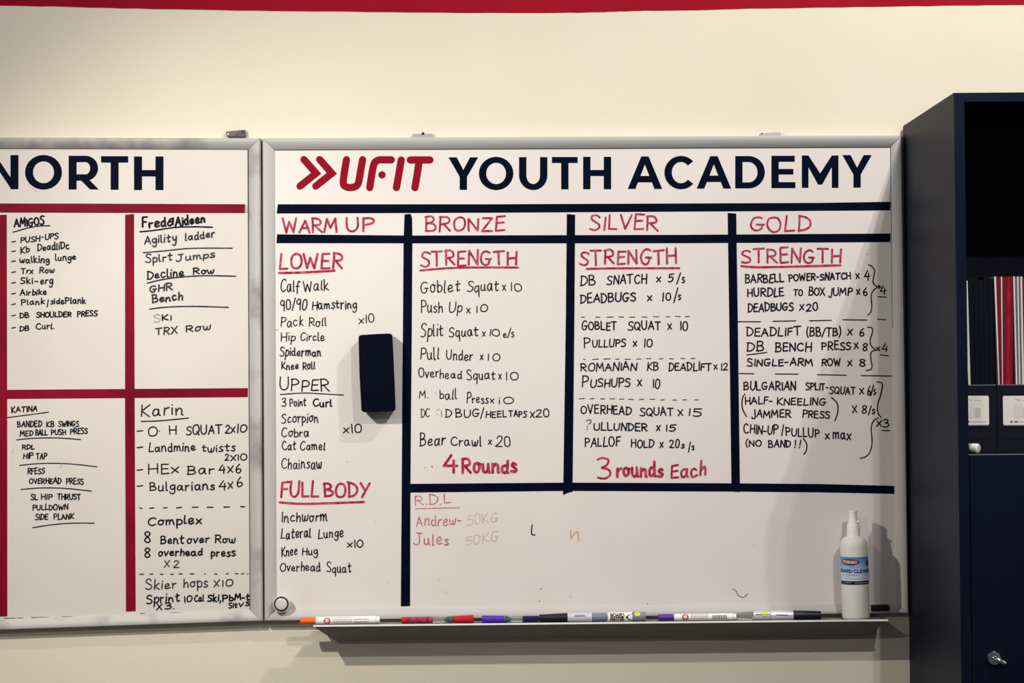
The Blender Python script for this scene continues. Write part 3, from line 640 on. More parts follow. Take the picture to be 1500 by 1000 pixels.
hand(B, [('ROMANIAN', 850.5, 932, 543, 542, 11), ('KB', 948, 964, 542.5, 542, 10.5), ('DEADLIFT', 979.5, 1042, 542.5, 542, 11), ('X', 1046, 1050.5, 541, 540.5, 7), ('12', 1056.5, 1066, 541.5, 541.5, 9.5)], 1.7, M_ink)
hand(B, [('P', 852.5, 861, 567, 567, 16), ('USHUPS', 865, 923, 567, 566, 12), ('X', 934, 939.5, 565.5, 565, 8), ('10', 956, 966, 568, 567.5, 12.5)], 1.8, M_ink)
dashes(B, [(848.5, 856), (864.6, 870), (880, 886), (893.6, 900.6), (907.6, 913.6), (920.6, 928), (936.6, 943), (952.5, 959), (968, 973), (985.6, 991), (1000, 1005.6), (1017.6, 1023.4)], 583.6, 585.8, 1.3, M_inkg)
hand(B, [('OVERHEAD', 851, 924, 605.5, 606.5, 11.5), ('SQUAT', 937.5, 986, 608.5, 608.5, 11.5), ('X', 993.5, 1000, 608, 607.5, 8.5), ('15', 1008, 1027, 608.5, 609.5, 10)], 1.8, M_ink)
hand(B, [('?', 858, 864.5, 628, 628, 14)], 1.3, M_inkg)
hand(B, [('ULLUNDER', 870, 948, 629.5, 630.5, 10.5), ('X', 961.5, 966.5, 630.5, 630, 8), ('15', 975.5, 989.5, 631, 631.5, 10)], 1.8, M_ink)
hand(B, [('PALLOF', 857, 908, 653.5, 653, 13), ('HOLD', 924.5, 957, 655, 655, 11), ('X', 966.5, 971, 655.5, 655, 8), ('20', 981, 994.5, 655, 655, 11.5), ('s', 998, 1002, 655.5, 655.5, 10), ('/', 1008.5, 1012, 660, 660, 13), ('s', 1013.5, 1016.5, 658.5, 658.5, 9)], 1.8, M_ink)
hand(B, [('3', 875.5, 893.5, 699, 699, 32)], 3.0, M_rink, 'red')
hand(B, [('rounds', 903.5, 970, 697.5, 698, 20)], 3.8, M_rink, 'red')
hand(B, [('Each', 983, 1033, 699.5, 696.5, 19.5)], 3.2, M_rink, 'red')
# fourth column
hand(B, [('STRENGTH', 1086, 1231, 385, 384, 20.5)], RW, M_rink, 'red')
rule(B, [(1086, 389.6), (1120, 391.2), (1231, 388.4)], 3.4, M_rink, lab='red underline')
hand(B, [('BARBELL', 1091.5, 1148, 414.5, 412.5, 12), ('POWER-SNATCH', 1155.5, 1246, 411.5, 408.5, 9.5), ('X', 1254, 1258.5, 408.5, 408, 7), ('4', 1266, 1273.5, 409.5, 409.5, 12)], 1.9, M_ink)
hand(B, [('HURDLE', 1095, 1148, 434.5, 433.5, 11), ('TO', 1162.5, 1175.5, 433, 432.5, 9), ('BOX', 1184.5, 1208, 432, 432, 11), ('jUMP', 1214, 1248, 433, 432, 11), ('X', 1255, 1259.5, 431, 430.5, 7), ('6', 1264.5, 1270, 432, 432, 11)], 1.9, M_ink)
hand(B, [('DEADBUGS', 1095.5, 1162, 456.5, 454, 11.5), ('X', 1171.5, 1177, 454, 453, 8), ('20', 1181, 1197.5, 455, 454.5, 10.5)], 1.9, M_ink)
rule(B, [(1272.4, 387.6), (1277, 390), (1281, 396), (1279.6, 406), (1279, 414), (1285, 420.6)], 1.7, M_ink, 'curly_bracket')
rule(B, [(1285, 420.6), (1278, 427), (1276, 435), (1277, 448), (1275.4, 457), (1271, 461.6)], 1.7, M_ink, 'curly_bracket')
hand(B, [[(1284, 420), (1289, 419.6)], [(1286.4, 417.6), (1289.6, 419.8), (1287, 422.4)], ('4', 1290, 1297.5, 431, 431, 13)], 1.6, M_ink)
rule(B, [(1286, 434.4), (1298, 435)], 1.6, M_ink)
dashes(B, [(1081.4, 1114), (1132.4, 1165.6), (1186, 1218), (1234.6, 1270), (1285.4, 1297)], 470.6, 467.6, 1.6, M_ink)
hand(B, [('DEADLIFT', 1094, 1173, 492.5, 490.5, 12), ('(BB/TB)', 1181.5, 1231, 492, 492, 12), ('X', 1241.5, 1248, 491, 490.5, 8), ('6', 1259, 1265, 491.5, 491.5, 11)], 1.9, M_ink)
hand(B, [('DB', 1094, 1118, 514.5, 514.5, 12.5), ('BENCH', 1135.5, 1188, 514.5, 513.5, 12), ('PRESS', 1203.5, 1246, 512.5, 511.5, 11.5), ('X', 1251.5, 1257, 510.5, 510, 7.5), ('8', 1263.5, 1270, 513, 513, 11.5)], 1.9, M_ink)
rule(B, [(1094, 519.6), (1108, 518), (1123, 516)], 1.7, M_ink)
hand(B, [('SINGLE-ARM', 1094.5, 1190, 536, 534.5, 10), ('ROW', 1203.5, 1231, 535.5, 535, 10.5), ('X', 1242, 1248, 535.5, 535, 7.5), ('8', 1258.5, 1267, 536, 536, 11)], 1.9, M_ink)
rule(B, [(1271, 479), (1277, 480), (1278, 486), (1274.6, 498), (1276, 506), (1282.6, 512)], 1.7, M_ink, 'curly_bracket')
rule(B, [(1282.6, 512), (1276, 516), (1275.6, 526), (1277.4, 536), (1275, 541), (1269, 542.4)], 1.7, M_ink, 'curly_bracket')
hand(B, [('x', 1283.5, 1289, 513, 513, 10), ('4', 1292, 1300, 515.5, 515.5, 10.5)], 1.6, M_ink)
rule(B, [(1289.6, 519.4), (1301, 521)], 1.6, M_ink)
dashes(B, [(1083, 1104), (1135.6, 1169), (1197.6, 1239.4), (1261.4, 1306)], 547, 551, 1.6, M_ink)
hand(B, [('BULGARIAN', 1089.5, 1165, 571, 571, 12), ('SPLIT-', 1180.5, 1213, 570.5, 571.5, 10), ('SQUAT', 1215, 1253, 576.5, 577, 10), ('X', 1259, 1265, 577.5, 577, 8), ('6/s', 1270.5, 1282.5, 579, 577, 13)], 1.8, M_ink)
hand(B, [[(1091, 577), (1087.4, 584), (1087.6, 598), (1093.4, 609.6)], ('HALF-', 1091.5, 1131, 591.5, 590.5, 9.5), ('KNEELING', 1138, 1209, 592.5, 593.5, 10), [(1218, 582), (1226, 590), (1227.4, 602), (1223, 616)]], 1.8, M_ink)
hand(B, [('jAMMER', 1101.5, 1158, 611, 611, 10), ('PRESS', 1175.5, 1215, 611.5, 612.5, 10.5), ('X', 1249, 1255, 604, 603.5, 9), ('8', 1262.5, 1269, 605, 605, 11), ('/s', 1272, 1281, 606, 605, 12)], 1.8, M_ink)
hand(B, [('CHIN-UP', 1089.5, 1139, 634, 636, 12), ('/', 1145, 1148, 636.5, 636.5, 12), ('PULLUP', 1151, 1200, 637.5, 640.5, 12), ('X', 1209, 1214.5, 643, 642.5, 7.5), ('max', 1220, 1246, 642.5, 643, 14)], 1.8, M_ink)
hand(B, [('(NO', 1092.5, 1115, 653.5, 653.5, 9.5), ('BAND', 1125.5, 1158, 655, 655, 10.5), ('!!', 1163, 1172, 656, 656, 11), [(1176.6, 642), (1181.6, 650), (1181, 660), (1177.4, 665)]], 1.8, M_ink)
rule(B, [(1284.6, 559), (1290, 560), (1292.6, 564), (1290, 578), (1285.6, 592), (1286, 604), (1290.4, 611)], 1.7, M_ink, 'curly_bracket')
rule(B, [(1286.4, 611.6), (1279, 617), (1276, 628), (1277.4, 645), (1275, 660), (1269, 668), (1260, 671)], 1.7, M_ink, 'curly_bracket')
hand(B, [('X', 1284, 1291, 625, 624, 7.5), ('3', 1293.5, 1301, 626, 626, 11)], 1.7, M_ink)
rule(B, [(1292.4, 630), (1303, 630.6)], 1.6, M_ink)
# lower field
hand(B, [('R.D.L', 607.5, 660, 739.5, 737, 14.5)], 1.5, M_rink2, 'rubbed red')
rule(B, [(608.6, 744.8), (640, 744), (673, 743.4)], 1.3, M_rink2, lab='thin red underline')
hand(B, [('Andrew-', 610, 675, 770.5, 768, 15)], 1.5, M_rink2, 'rubbed red')
hand(B, [('50KG', 684, 729, 770, 764, 14)], 1.3, M_rink3, 'pale pink', 'nearly erased pink handwriting')
hand(B, [('Jules', 606, 657, 797, 798, 16)], 1.8, M_rink2, 'rubbed red')
hand(B, [('50KG', 682, 730, 798, 791, 13)], 1.3, M_rink3, 'pale pink', 'nearly erased pink handwriting')
hand(B, [[(779.6, 768.4), (778.6, 776), (779, 782), (783.6, 783.4)]], 1.6, M_ink)
hand(B, [[(836, 776.6), (836.4, 788.4)], [(836, 788), (844, 778.6), (846.6, 781), (847.8, 791)]], 1.3, M_orink, 'orange', 'small orange marker letter')
rule(B, [(1073, 862.4), (1078, 865), (1081, 871), (1087, 874.6), (1091, 873.6), (1095, 869.4)], 0.9, M_inkg, 'stray_mark')
for x, y, mm in ((791.8, 861.8, M_inkg), (790, 880, M_inkg), (648, 866, M_faint), (653, 868, M_faint), (836, 873.6, M_faint), (643, 849, M_faint), (1270, 372, M_inkg), (508, 676, M_faint), (567, 852, M_faint), (549, 764, M_faint), (405, 482.6, M_inkg), (1104, 798, M_faint), (1226, 861, M_faint), (948, 883.6, M_inkg)):
    rule(B, [(x, y), (x + .8, y + .4)], 1.1, mm, 'stray_mark')

# ------------------------------------------------------------------ pen tray (part of the right board)
TD = 0.0755
def PX(px, py, d, zref=None): return P(px, py, d)
TL, TR = P(459, 915.6, TD), P(1301, 907.2, TD)
def lipz(x): return TL.z + (TR.z - TL.z) * (x - TL.x) / (TR.x - TL.x)
FL = -0.0022                                    # floor of the tray below the lip's top
def bar_poly(name, prof, xa, xb, m, parent, cuts=(0, 0)):
    """prof: (depth, height relative to the lip); swept from xa to xb along the sloping lip line"""
    V = []; n = len(prof)
    for side, xx in ((0, xa), (1, xb)):
        for d, h in prof:
            x = xx + (1 if side == 0 else -1) * (cuts[side] * max(0, -h) / 0.032)
            V.append(Vector((x, -d, lipz(x) + h)))
    Fc = [list(range(n)), list(range(n, 2 * n))[::-1]] + [[i, (i + 1) % n, n + (i + 1) % n, n + i] for i in range(n)]
    return mesh(name, V, Fc, m, parent)
tray = bar_poly('pen_tray', [(0.0215, FL), (TD - .0015, FL), (TD - .0015, 0), (TD, 0), (TD, -.003), (TD - .003, -.0065), (0.020, -.035), (0.004, -.035), (0.004, -.011), (0.0215, -.011)], TL.x, TR.x, M_traym, br, (0.030, 0.026))
bar_poly('tray_lip', [(TD + .0001, .0006), (TD + .0007, .0006), (TD + .0007, -.0026), (TD + .0001, -.0026)], TL.x, TR.x, M_lip, tray)['label'] = 'bright front edge of the tray'
tray['label'] = 'grey aluminium pen tray with a thin bright lip'

# nameplate on the frame
np_ = extrude_px('name_plate', round_poly([(1276.6, 886.2), (1302.4, 885.6), (1302.6, 894.4), (1276.8, 894.8)], 2.4), 0.012, 0.0235, M_black, br, 0.0004)
np_['label'] = 'small dark oblong maker plate'
# magnet
mg = P(412, 884.4, 0.030); me_ = empty('round_magnet', (mg.x, -0.0215, mg.z))
tag(me_, 'round clear magnet with a dark ring on the bottom left corner of the right frame', 'magnet')
rr = 12.7 * S
lathe('rim', [(0, rr * .98), (.001, rr), (.007, rr), (.0085, rr * .95), (.0085, rr * .8)], (mg.x, -0.0200, mg.z), (mg.x, -1, mg.z), M_mag, me_, 40)
lathe('ring', [(0, rr * .84), (.0012, rr * .84), (.0012, rr * .60)], (mg.x, -0.0284, mg.z), (mg.x, -1, mg.z), M_magr, me_, 40)
lathe('face', [(0, rr * .66), (.0014, rr * .66), (.0018, rr * .62), (.0018, rr * .2)], (mg.x, -0.0288, mg.z), (mg.x, -1, mg.z), M_mag, me_, 40)

# wall brackets over the boards
def bracket(pts, holes, m, label, d=0.006, mh=None):
    b = extrude_px('mounting_bracket', pts, 0.0, d, m, None, 0.0004)
    recentre(b); tag(b, label, 'bracket')
    for hx, hy, r in holes:
        c = P(hx, hy, d); lathe('screw_hole', [(0, r * S), (.0006, r * S * .8)], (c.x, -d, c.z), (c.x, -1, c.z), mh or M_black, b, 12)
    return b
bracket([(331.2, 192.4), (358.6, 190), (359.8, 198.6), (359, 200.4), (331.8, 199.6)], [(355.4, 192.6, 1.8)], M_brk, 'dark tilted steel bracket above the left whiteboard near its right corner', 0.010)
bb = [o for o in bpy.data.objects if o.name.startswith('mounting_bracket')][0]
c = P(334.2, 196.4, .010); sc = lathe('screw', [(0, .0016), (.0007, .0012)], (c.x, -.010, c.z), (c.x, -1, c.z), M_paper, bb, 10)
bracket([(604.4, 195.8), (633.6, 195.4), (633.6, 201), (604.4, 201.4)], [(619.6, 195.6, 2.2)], M_brkl, 'light steel bracket above the right whiteboard over its second column', 0.008)
bracket([(1114, 194.6), (1126, 194), (1143.8, 193), (1144, 199), (1114, 199.6)], [(1116, 195.6, 1.2)], M_brkl, 'pale steel bracket above the right whiteboard over its last column', 0.008)
# ------------------------------------------------------------------ eraser
er = empty('board_eraser', P(552, 604, 0.0105))
tag(er, 'black rectangular felt eraser stuck on the right whiteboard beside the warm up list', 'eraser')
out = round_poly([(525, 490.6), (550, 489.0), (573.6, 488.0), (575.2, 520), (577, 560), (578.6, 602.0), (552, 603.2), (529.4, 603.4), (526.4, 550)], 4.5, 5)
extrude_px('felt_pad', [(x * .97 + 552 * .03, y * .985 + 546 * .015) for x, y in out], PD + .0005, 0.020, M_felt2, er, 0.001, ref=0.042)
extrude_px('handle', out, 0.020, 0.044, M_felt, er, 0.0025, 3)

# ------------------------------------------------------------------ spray bottle
BD = 0.0474
bx = P(1254, 905, BD).x; bz = lipz(bx) + FL + .0010
bt = empty('spray_bottle', (bx, -BD, bz))
tag(bt, 'white plastic spray bottle with a blue label standing on the pen tray', 'bottle')
k_ = S * (DIST - BD) / DIST
tp = P(1249.2, 747.5, BD); bax = (tp - Vector((bx, -BD, bz))); HH = bax.length
b0 = Vector((bx, -BD, bz)); b1 = tp; u_ = HH / 157.5
yb_ = lambda y: (905 - y) * u_
lathe('body', [(0, 17 * k_), (.0006, 18.4 * k_), (.003, 19.6 * k_), (.006, 20 * k_), (yb_(855), 19.8 * k_), (yb_(800), 19.8 * k_), (yb_(794), 19.3 * k_), (yb_(790), 17.6 * k_), (yb_(787), 14.8 * k_), (yb_(785.5), 11.5 * k_), (yb_(784.5), 9.6 * k_), (yb_(782), 9.2 * k_)], b0, b1, M_bottle, bt, 48)
lathe('collar', [(yb_(785), 9.9 * k_), (yb_(769), 9.2 * k_), (yb_(767), 8.4 * k_), (yb_(766), 6 * k_)], b0, b1, M_wplas, bt, 36)
lathe('spray_head', [(yb_(767), 8 * k_), (yb_(762), 7.2 * k_), (yb_(756), 5.8 * k_), (yb_(750), 6.0 * k_), (yb_(748.4), 6.2 * k_), (yb_(747.5), 5.6 * k_)], b0, b1, M_wplas, bt, 28)
ax_ = bax.normalized(); hp = b0 + ax_ * yb_(763.5)
lathe('nozzle', [(0, .0030), (.010, .0026), (.0125, .0020)], hp, hp + Vector((.7, -.45, 0)), M_wplas, bt, 16)
lr = 19.8 * k_ + .0003
lab = lathe('label_print', [(yb_(848.4), lr), (yb_(813.6), lr)], b0, b1, M_label, bt, 64); lab['label'] = 'blue to white wraparound label'
lathe('label_band', [(yb_(853.6), lr), (yb_(848.4), lr)], b0, b1, M_lnavy, bt, 64)
def cyl_map(x, y, k):
    """flat label pixels (x measured round the bottle from its middle) to the curved label"""
    yy = (905 - y) * u_; a = x / 19.8; r = lr + .0002 + (k % 400) * 0.000002
    c0 = b0 + ax_ * yy
    return c0 + Vector((math.sin(a) * r, -math.cos(a) * r, 0))
k = Ink(lambda x, y, q: cyl_map(x, y, q % 60))
el = [( -9.5 + 13 * math.cos(t), 821.2 + 4.5 * math.sin(t)) for t in [2 * math.pi * i / 32 for i in range(32)]]
for i in range(-9, 9):
    a, b = i / 9, (i + 1) / 9; f_ = lambda q: 4.6 * math.sqrt(max(0, 1 - q * q))
    k.poly([(-10.5 + 14.5 * a, 821.2 - f_(a)), (-10.5 + 14.5 * b, 821.2 - f_(b)), (-10.5 + 14.5 * b, 821.2 + f_(b) + .01), (-10.5 + 14.5 * a, 821.2 + f_(a) + .01)])
for i in range(-6, 6):
    a, b = i / 6, (i + 1) / 6; f_ = lambda q: 4.4 * math.sqrt(max(0, 1 - q * q))
    k.poly([(20 + 6 * a, 823 - f_(a)), (20 + 6 * b, 823 - f_(b)), (20 + 6 * b, 823 + f_(b) + .01), (20 + 6 * a, 823 + f_(a) + .01)])
k.build('label_oval', M_ldred, bt)
cyl0 = cyl_map
k = Ink(lambda x, y, q: cyl0(x, y, q % 60 + 200)); write(k, 'TOSOGO', -21, 0, 822.8, 822.8, 3.6, 0.85, jit=.2, gap=1.3); k.build('label_lettering', M_paper, bt)
k = Ink(lambda x, y, q: cyl0(x, y, q % 60 + 200))
write(k, 'BOARD', -29, -7.5, 836, 836, 4.2, 0.9, jit=.2, gap=1.5); write(k, 'CLEANER', -4.5, 26, 836, 836, 4.4, 0.95, jit=.2, gap=1.5)
for y, segs in ((828.2, [(-10, -3)]), (839.6, [(-17, 2)]), (842, [(-18, -13)]), (845.4, [(-18, -9), (-8, -3), (-2, 12)])):
    for a, b in segs:
        x = a
        while x < b:
            k.ribbon([(x, y), (min(b, x + .9), y)], .45, cap=False); x += 1.4
k.build('label_lettering', M_lnavy, bt)
k = Ink(lambda x, y, q: cyl0(x, y, q % 60 + 200))
for a, b in ((-19, -9), (-4, 18)):
    x = a
    while x < b: k.ribbon([(x, 851), (x + .8, 851)], .8, cap=False); x += 1.3
k.build('label_lettering', M_pgrey, bt)

# ------------------------------------------------------------------ markers on the tray
def ray_x(px, d): return P(px, 905, d).x
def marker(label, x0, x1, parts, R=0.0062, d=0.052, tilt=0.0, extra=None, name='marker_pen', lift=0.0, rf=1.0):
    """parts: (name, px0, px1, r0, r1, material, label) radii as a fraction of R"""
    xa = ray_x(x0, d); za = lipz(xa) + FL + R * 1.0 + lift; xb = ray_x(x1, d); zb = lipz(xb) + FL + R + lift + tilt
    e_ = empty(name, ((xa + xb) / 2, -d, min(za, zb) - R))
    tag(e_, label, 'marker', 'markers on the pen tray')
    A = Vector((xa, -d, za)); Bv = Vector((xb, -d, zb))
    for nm, p0, p1, r0, r1, m, lb in parts:
        ta = (ray_x(p0, d) - xa) / (xb - xa) * (Bv - A).length; tb = (ray_x(p1, d) - xa) / (xb - xa) * (Bv - A).length
        ra, rb = r0 * R, r1 * R; bv = min(.0007, (tb - ta) * .2)
        o = lathe(nm, [(ta, ra * .86), (ta + bv, ra), (tb - bv, rb), (tb, rb * .86)], A, Bv, m, e_, 24)
        if lb: o['label'] = lb
    if extra:
        def m2(px, v, q):          # px along the pen, v = angle in degrees above the side facing the room
            t = (ray_x(px, d) - xa) / (xb - xa); c0 = A.lerp(Bv, t); r = R * rf + .00022 + q * .000002; a = math.radians(v)
            return c0 + Vector((0, -math.cos(a) * r, math.sin(a) * r))
        extra(e_, m2)
    return e_
def disc(k, cx, cv, rx, rv, n=14):
    for i in range(n):
        v0, v1 = -1 + 2 * i / n, -1 + 2 * (i + 1) / n; f0, f1 = math.sqrt(max(0, 1 - v0 * v0)), math.sqrt(max(0, 1 - v1 * v1))
        k.poly([(cx - rx * f0 - .01, cv + rv * v0), (cx + rx * f0 + .01, cv + rv * v0), (cx + rx * f1 + .01, cv + rv * v1), (cx - rx * f1 - .01, cv + rv * v1)])
def white_marker_print(logo_x, tx0, tx1, bx0, bx1, off):
    def f(e_, m2):
        k = Ink(m2); r = 4.7
        disc(k, logo_x, off, r, 49)
        k.build('logo_disc', M_logo, e_)
        k = Ink(lambda a, b, q: m2(a, off - b * 10.5, q % 60 + 130))
        for a in range(0, 360, 60):
            t = math.radians(a + 30); k.ribbon([(logo_x + .5 * math.cos(t), .5 * math.sin(t)), (logo_x + 3.3 * math.cos(t), 3.3 * math.sin(t))], 1.25, cap=False)
        k.build('logo_star', M_paper, e_)
        k = Ink(m2)
        for v in (off + 36, off + 8, off - 20):
            x = tx0
            while x < tx1:
                l_ = random.uniform(.5, 1.5); k.poly([(x, v), (x + l_, v), (x + l_, v + 9), (x, v + 9)]); x += l_ + random.uniform(.4, .9)
        x = bx0
        while x < bx1:
            l_ = random.choice((.4, .7, 1.1)); k.poly([(x, off - 30), (x + l_, off - 30), (x + l_, off + 22), (x, off + 22)]); x += l_ + random.choice((.4, .6))
        k.build('barrel_print', M_pdark, e_)
    return f
marker('orange capped white marker overhanging the left end of the tray', 440, 556, [
    ('cap', 440, 462.6, .86, .9, M_orange, 'orange cap'), ('barrel', 462.6, 551, .96, .98, M_wplas, None), ('end_plug', 551, 556.4, .86, .84, M_wplas, None)],
    R=.0074, tilt=.0008, extra=white_marker_print(479.5, 487.5, 515, 518.6, 540, 5))
marker('red marker with translucent barrel, grey collar and flared red cap', 588, 694, [
    ('end_plug', 588, 597, .82, .86, M_rcap, None), ('ink_barrel', 597, 634, .86, .9, M_redink, 'red ink showing through'), ('clear_section', 634, 652, .9, .8, M_clear, None),
    ('collar_tip', 651, 657, .45, .88, M_cone, None), ('collar', 657, 663.4, .9, .92, M_cone, None), ('cap', 663.4, 694, .94, 1.16, M_rcap, 'red flared cap')], R=.0068, tilt=.0012)
marker('violet capped marker with translucent barrel and blue ink', 706, 789, [
    ('cap', 706, 737, 1.14, 1.0, M_purp, 'violet cap'), ('collar', 737, 742, .98, .95, M_cone, None), ('collar_tip', 742, 749.4, .95, .4, M_cone, None),
    ('clear_section', 748, 765.5, .72, .82, M_clear, None), ('ink_barrel', 765.5, 789, .86, .86, M_blue, 'dark blue ink barrel')], R=.0067, d=.050)
def logo_line(x0, x1):
    def f(e_, m2):
        k = Ink(m2); k.poly([(x0, 20), (x0 + 3, 34), (x1 - 2, 34), (x1, 20)]); k.build('barrel_print', M_pdark, e_)
    return f
marker('black capped marker with silver barrel and slate grey end', 789.6, 888.6, [
    ('cap', 789.6, 831, .86, 1.12, M_black, 'black tapered cap'), ('barrel', 831, 867.4, 1.10, 1.18, M_silver, 'silver label'), ('end_plug', 867.4, 888.4, 1.02, 1.0, M_slate, 'slate grey end')],
    R=.0080, rf=1.16, tilt=.001, extra=logo_line(840, 858))
def bm_print(e_, m2):
    k = Ink(m2); sc_ = 9.5
    def wv(t, x0, x1, v, h):
        kk = Ink(lambda x, y, q: m2(x, v + (v - y) * sc_, q % 60 + 130)); write(kk, t, x0, x1, v, v, h, .75, jit=.1, gap=1.2)
        return kk
    for kk in (wv('BOARD', 894, 913.5, 12, 4.0), wv('MASTER', 894, 913.5, -32, 4.0)): kk.build('barrel_lettering', M_ink, e_)
    k.poly([(915.4, 8), (921, 32), (921, -22)]); k.poly([(920.6, 34), (926.4, 52), (926.4, -38), (920.6, -24)]); k.build('nib_print', M_ink, e_)
    k = Ink(lambda a, b, q: m2(a, b, q % 60 + 130)); 
    disc(k, 933.5, 42, 4.6, 28)
    k.build('spot', M_yel, e_)
marker('white labelled marker with a black nib print and yellow spotted silver end', 889.6, 946, [
    ('barrel', 889.6, 926.4, 1.05, 1.06, M_paper, 'white label'), ('end_plug', 926.4, 945.6, 1.08, 1.04, M_slate, 'silver grey end')], R=.0086, rf=1.10, extra=bm_print)
marker('purple capped white marker with a round red logo in the middle of the tray', 951, 1078.6, [
    ('loop_wire', 951.6, 964.4, .12, .12, M_black, 'thin dark clip'), ('cap', 964, 987, .86, .88, M_purp2, 'purple cap'), ('barrel', 987, 1074, .92, .95, M_wplas, None), ('end_plug', 1074, 1078.6, .86, .8, M_wplas, None)],
    R=.0070, d=.050, extra=white_marker_print(1003.4, 1011.5, 1037, 1042.6, 1063, 12))
def yel_spot(e_, m2):
    k = Ink(m2)
    disc(k, 1119.2, 34, 4.8, 34)
    k.build('spot', M_yel, e_)
    k = Ink(m2); k.poly([(1136, 12), (1136, 20), (1152, 14), (1155, 4), (1150, 8)]); k.build('barrel_print', M_ink, e_)
    k = Ink(m2)
    for x in (1105.5, 1125.8): k.poly([(x, -60), (x + 1.6, -60), (x + 1.6, 85), (x, 85)])
    k.poly([(1105.6, 18), (1127, 18), (1127, 28), (1105.6, 28)]); k.build('end_bands', M_pdark, e_)
marker('clear ended marker with a yellow spot, silver label and black cap beside the bottle', 1080, 1202.6, [
    ('clear_section', 1080, 1103, .78, 1.0, M_clear, None), ('end_section', 1103, 1128, 1.08, 1.1, M_silver, None), ('barrel', 1128, 1162, 1.13, 1.10, M_silver, 'silver label'), ('cap', 1162, 1202.6, 1.1, .92, M_black, 'black tapered cap')],
    R=.0084, rf=1.13, d=.050, extra=yel_spot)

# ------------------------------------------------------------------ cabinet
CD = 0.410
X0 = (P(1394.3, 140, CD).x + P(1410.5, 980, CD).x) / 2
ZT_ = P(1394, 136, CD).z
cb = empty('storage_cabinet', (X0 + .4, -CD / 2, 0))
tag(cb, 'tall black cupboard with an open file shelf and a locked lower door', 'cabinet')
cab_parts = []
def cbx(name, lo, hi, m, bev=0.0, parent=None):
    o = box(name, lo, hi, m, parent or cb, bev); cab_parts.append(o); return o
CW = 0.80; ts = (P(1409, 500, CD).x - P(1394 + 6.5, 500, CD).x) * 1.0; ts = 0.0175
ys = lambda d: -d
X0c = X0
zt = ZT_; ztop_in = P(1400, 149, CD).z
SZ = P(1440, 664.6, CD).z                      # top of the shelf at its front edge
th = .002; FD = .012
for xs_, xe, fa, fb in ((X0c, X0c + th, X0c + th, X0c + ts), (X0c + CW - th, X0c + CW, X0c + CW - ts, X0c + CW - th)):
    cbx('side_panel', (xs_, -CD, 0.0), (xe, -.006, zt), M_cab)
    cbx('front_flange', (fa, -CD, 0.0), (fb, -CD + FD, zt), M_cab)
cbx('front_flange', (X0c + ts, -CD, ztop_in), (X0c + CW - ts, -CD + FD, zt), M_cab)
cbx('top_panel', (X0c + th, -CD + FD, zt - .003), (X0c + CW - th, -.006, zt), M_cab)
cbx('back_panel', (X0c + th, -.008, 0.0), (X0c + CW - th, -.006, zt - .003), M_cabin)
cbx('shelf', (X0c + th, -CD + .0215, SZ - .018), (X0c + CW - th, -.008, SZ), M_cabin)
ed = cbx('shelf_edge_strip', (X0c + ts, -CD + .0005, SZ - .0022), (X0c + CW - ts, -CD + .0215, SZ), M_cabin)
ed2 = cbx('light_edge_line', (X0c + ts, -CD + .0001, SZ - .0020), (X0c + CW - ts, -CD + .0005, SZ - .0002), M_edge); ed2['label'] = 'thin bright shelf edge'  # line lighter than the black shelf behind it
dr = cbx('door', (X0c + ts + .0015, -CD + .001, .06), (X0c + CW - ts - .0015, -CD + .018, SZ - .0032), M_cab, .001)
cbx('plinth', (X0c + ts, -CD + .02, 0), (X0c + CW - ts, -.012, .056), M_cabin)
lk = P(1458, 964.5, CD + .008)
lathe('lock_barrel', [(0, .0115), (.003, .0115), (.0042, .0105), (.0042, .0085), (.0032, .0080), (.0032, .006)], (lk.x, -CD - .0005 + .0015, lk.z), (lk.x, -1, lk.z), M_chrome, dr, 32)
lathe('key_hub', [(0, .0050), (.006, .0046), (.007, .0036)], (lk.x, -CD - .002, lk.z), (lk.x, -1, lk.z), M_chrome, dr, 20)
hv = []
a = Vector((lk.x + .001, -CD - .0065, lk.z - .001)); b = Vector((lk.x + .017, -CD - .010, lk.z - .0075))
lathe('thumb_turn', [(0, .0030), (.004, .0042), (.010, .0040), (.016, .0030), (.018, .0012)], a, b, M_chrome, dr, 18)

# file boxes standing on the shelf
BXD = CD - .045                                 # their front plane
bzs = SZ + .0004
def bpx(px, d=BXD): return P(px, 610, d).x
bw = bpx(1460.0) - (X0 + .0042)
def file_box(xa, xb, label, hatch=True):
    e_ = empty('file_box', ((xa + xb) / 2, -BXD, bzs)); tag(e_, label, 'file box', 'file boxes on the cabinet shelf')
    zf = P(1440, 563.4, BXD).z; zb_ = bzs + .125; t = .002; yb2 = -BXD + .25
    box('front_panel', (xa, -BXD, bzs), (xb, -BXD + t, zf), M_box, e_)
    o = box('front_rim', (xa + .001, -BXD - .0003, zf - .0012), (xb - .001, -BXD + t, zf + .0003), M_edge, e_); o['label'] = 'light rim'  # rim lighter than the black box board
    box('base', (xa + t, -BXD + t, bzs), (xb - t, yb2, bzs + t), M_box, e_)
    box('back_panel', (xa, yb2, bzs), (xb, yb2 + t, zb_), M_box, e_)
    for x in (xa, xb - t):
        V = [Vector((x + dx, y, z)) for dx in (0, t) for y, z in ((-BXD + t, bzs), (yb2, bzs), (yb2, zb_), (yb2 - .08, zb_), (-BXD + t, zf))]
        mesh('side_panel', V, [[0, 1, 2, 3, 4], [9, 8, 7, 6, 5]] + [[i, (i + 1) % 5, 5 + (i + 1) % 5, 5 + i] for i in range(5)], M_box, e_)
    return e_, zf
xb1 = bpx(1460.0)
fb2, zf = file_box(bpx(1460.8), bpx(1460.8) + bw, 'right black file box holding the red and white folders')
fb1, _ = file_box(xb1 - bw, xb1, 'left black file box holding the black folders beside the cabinet wall')
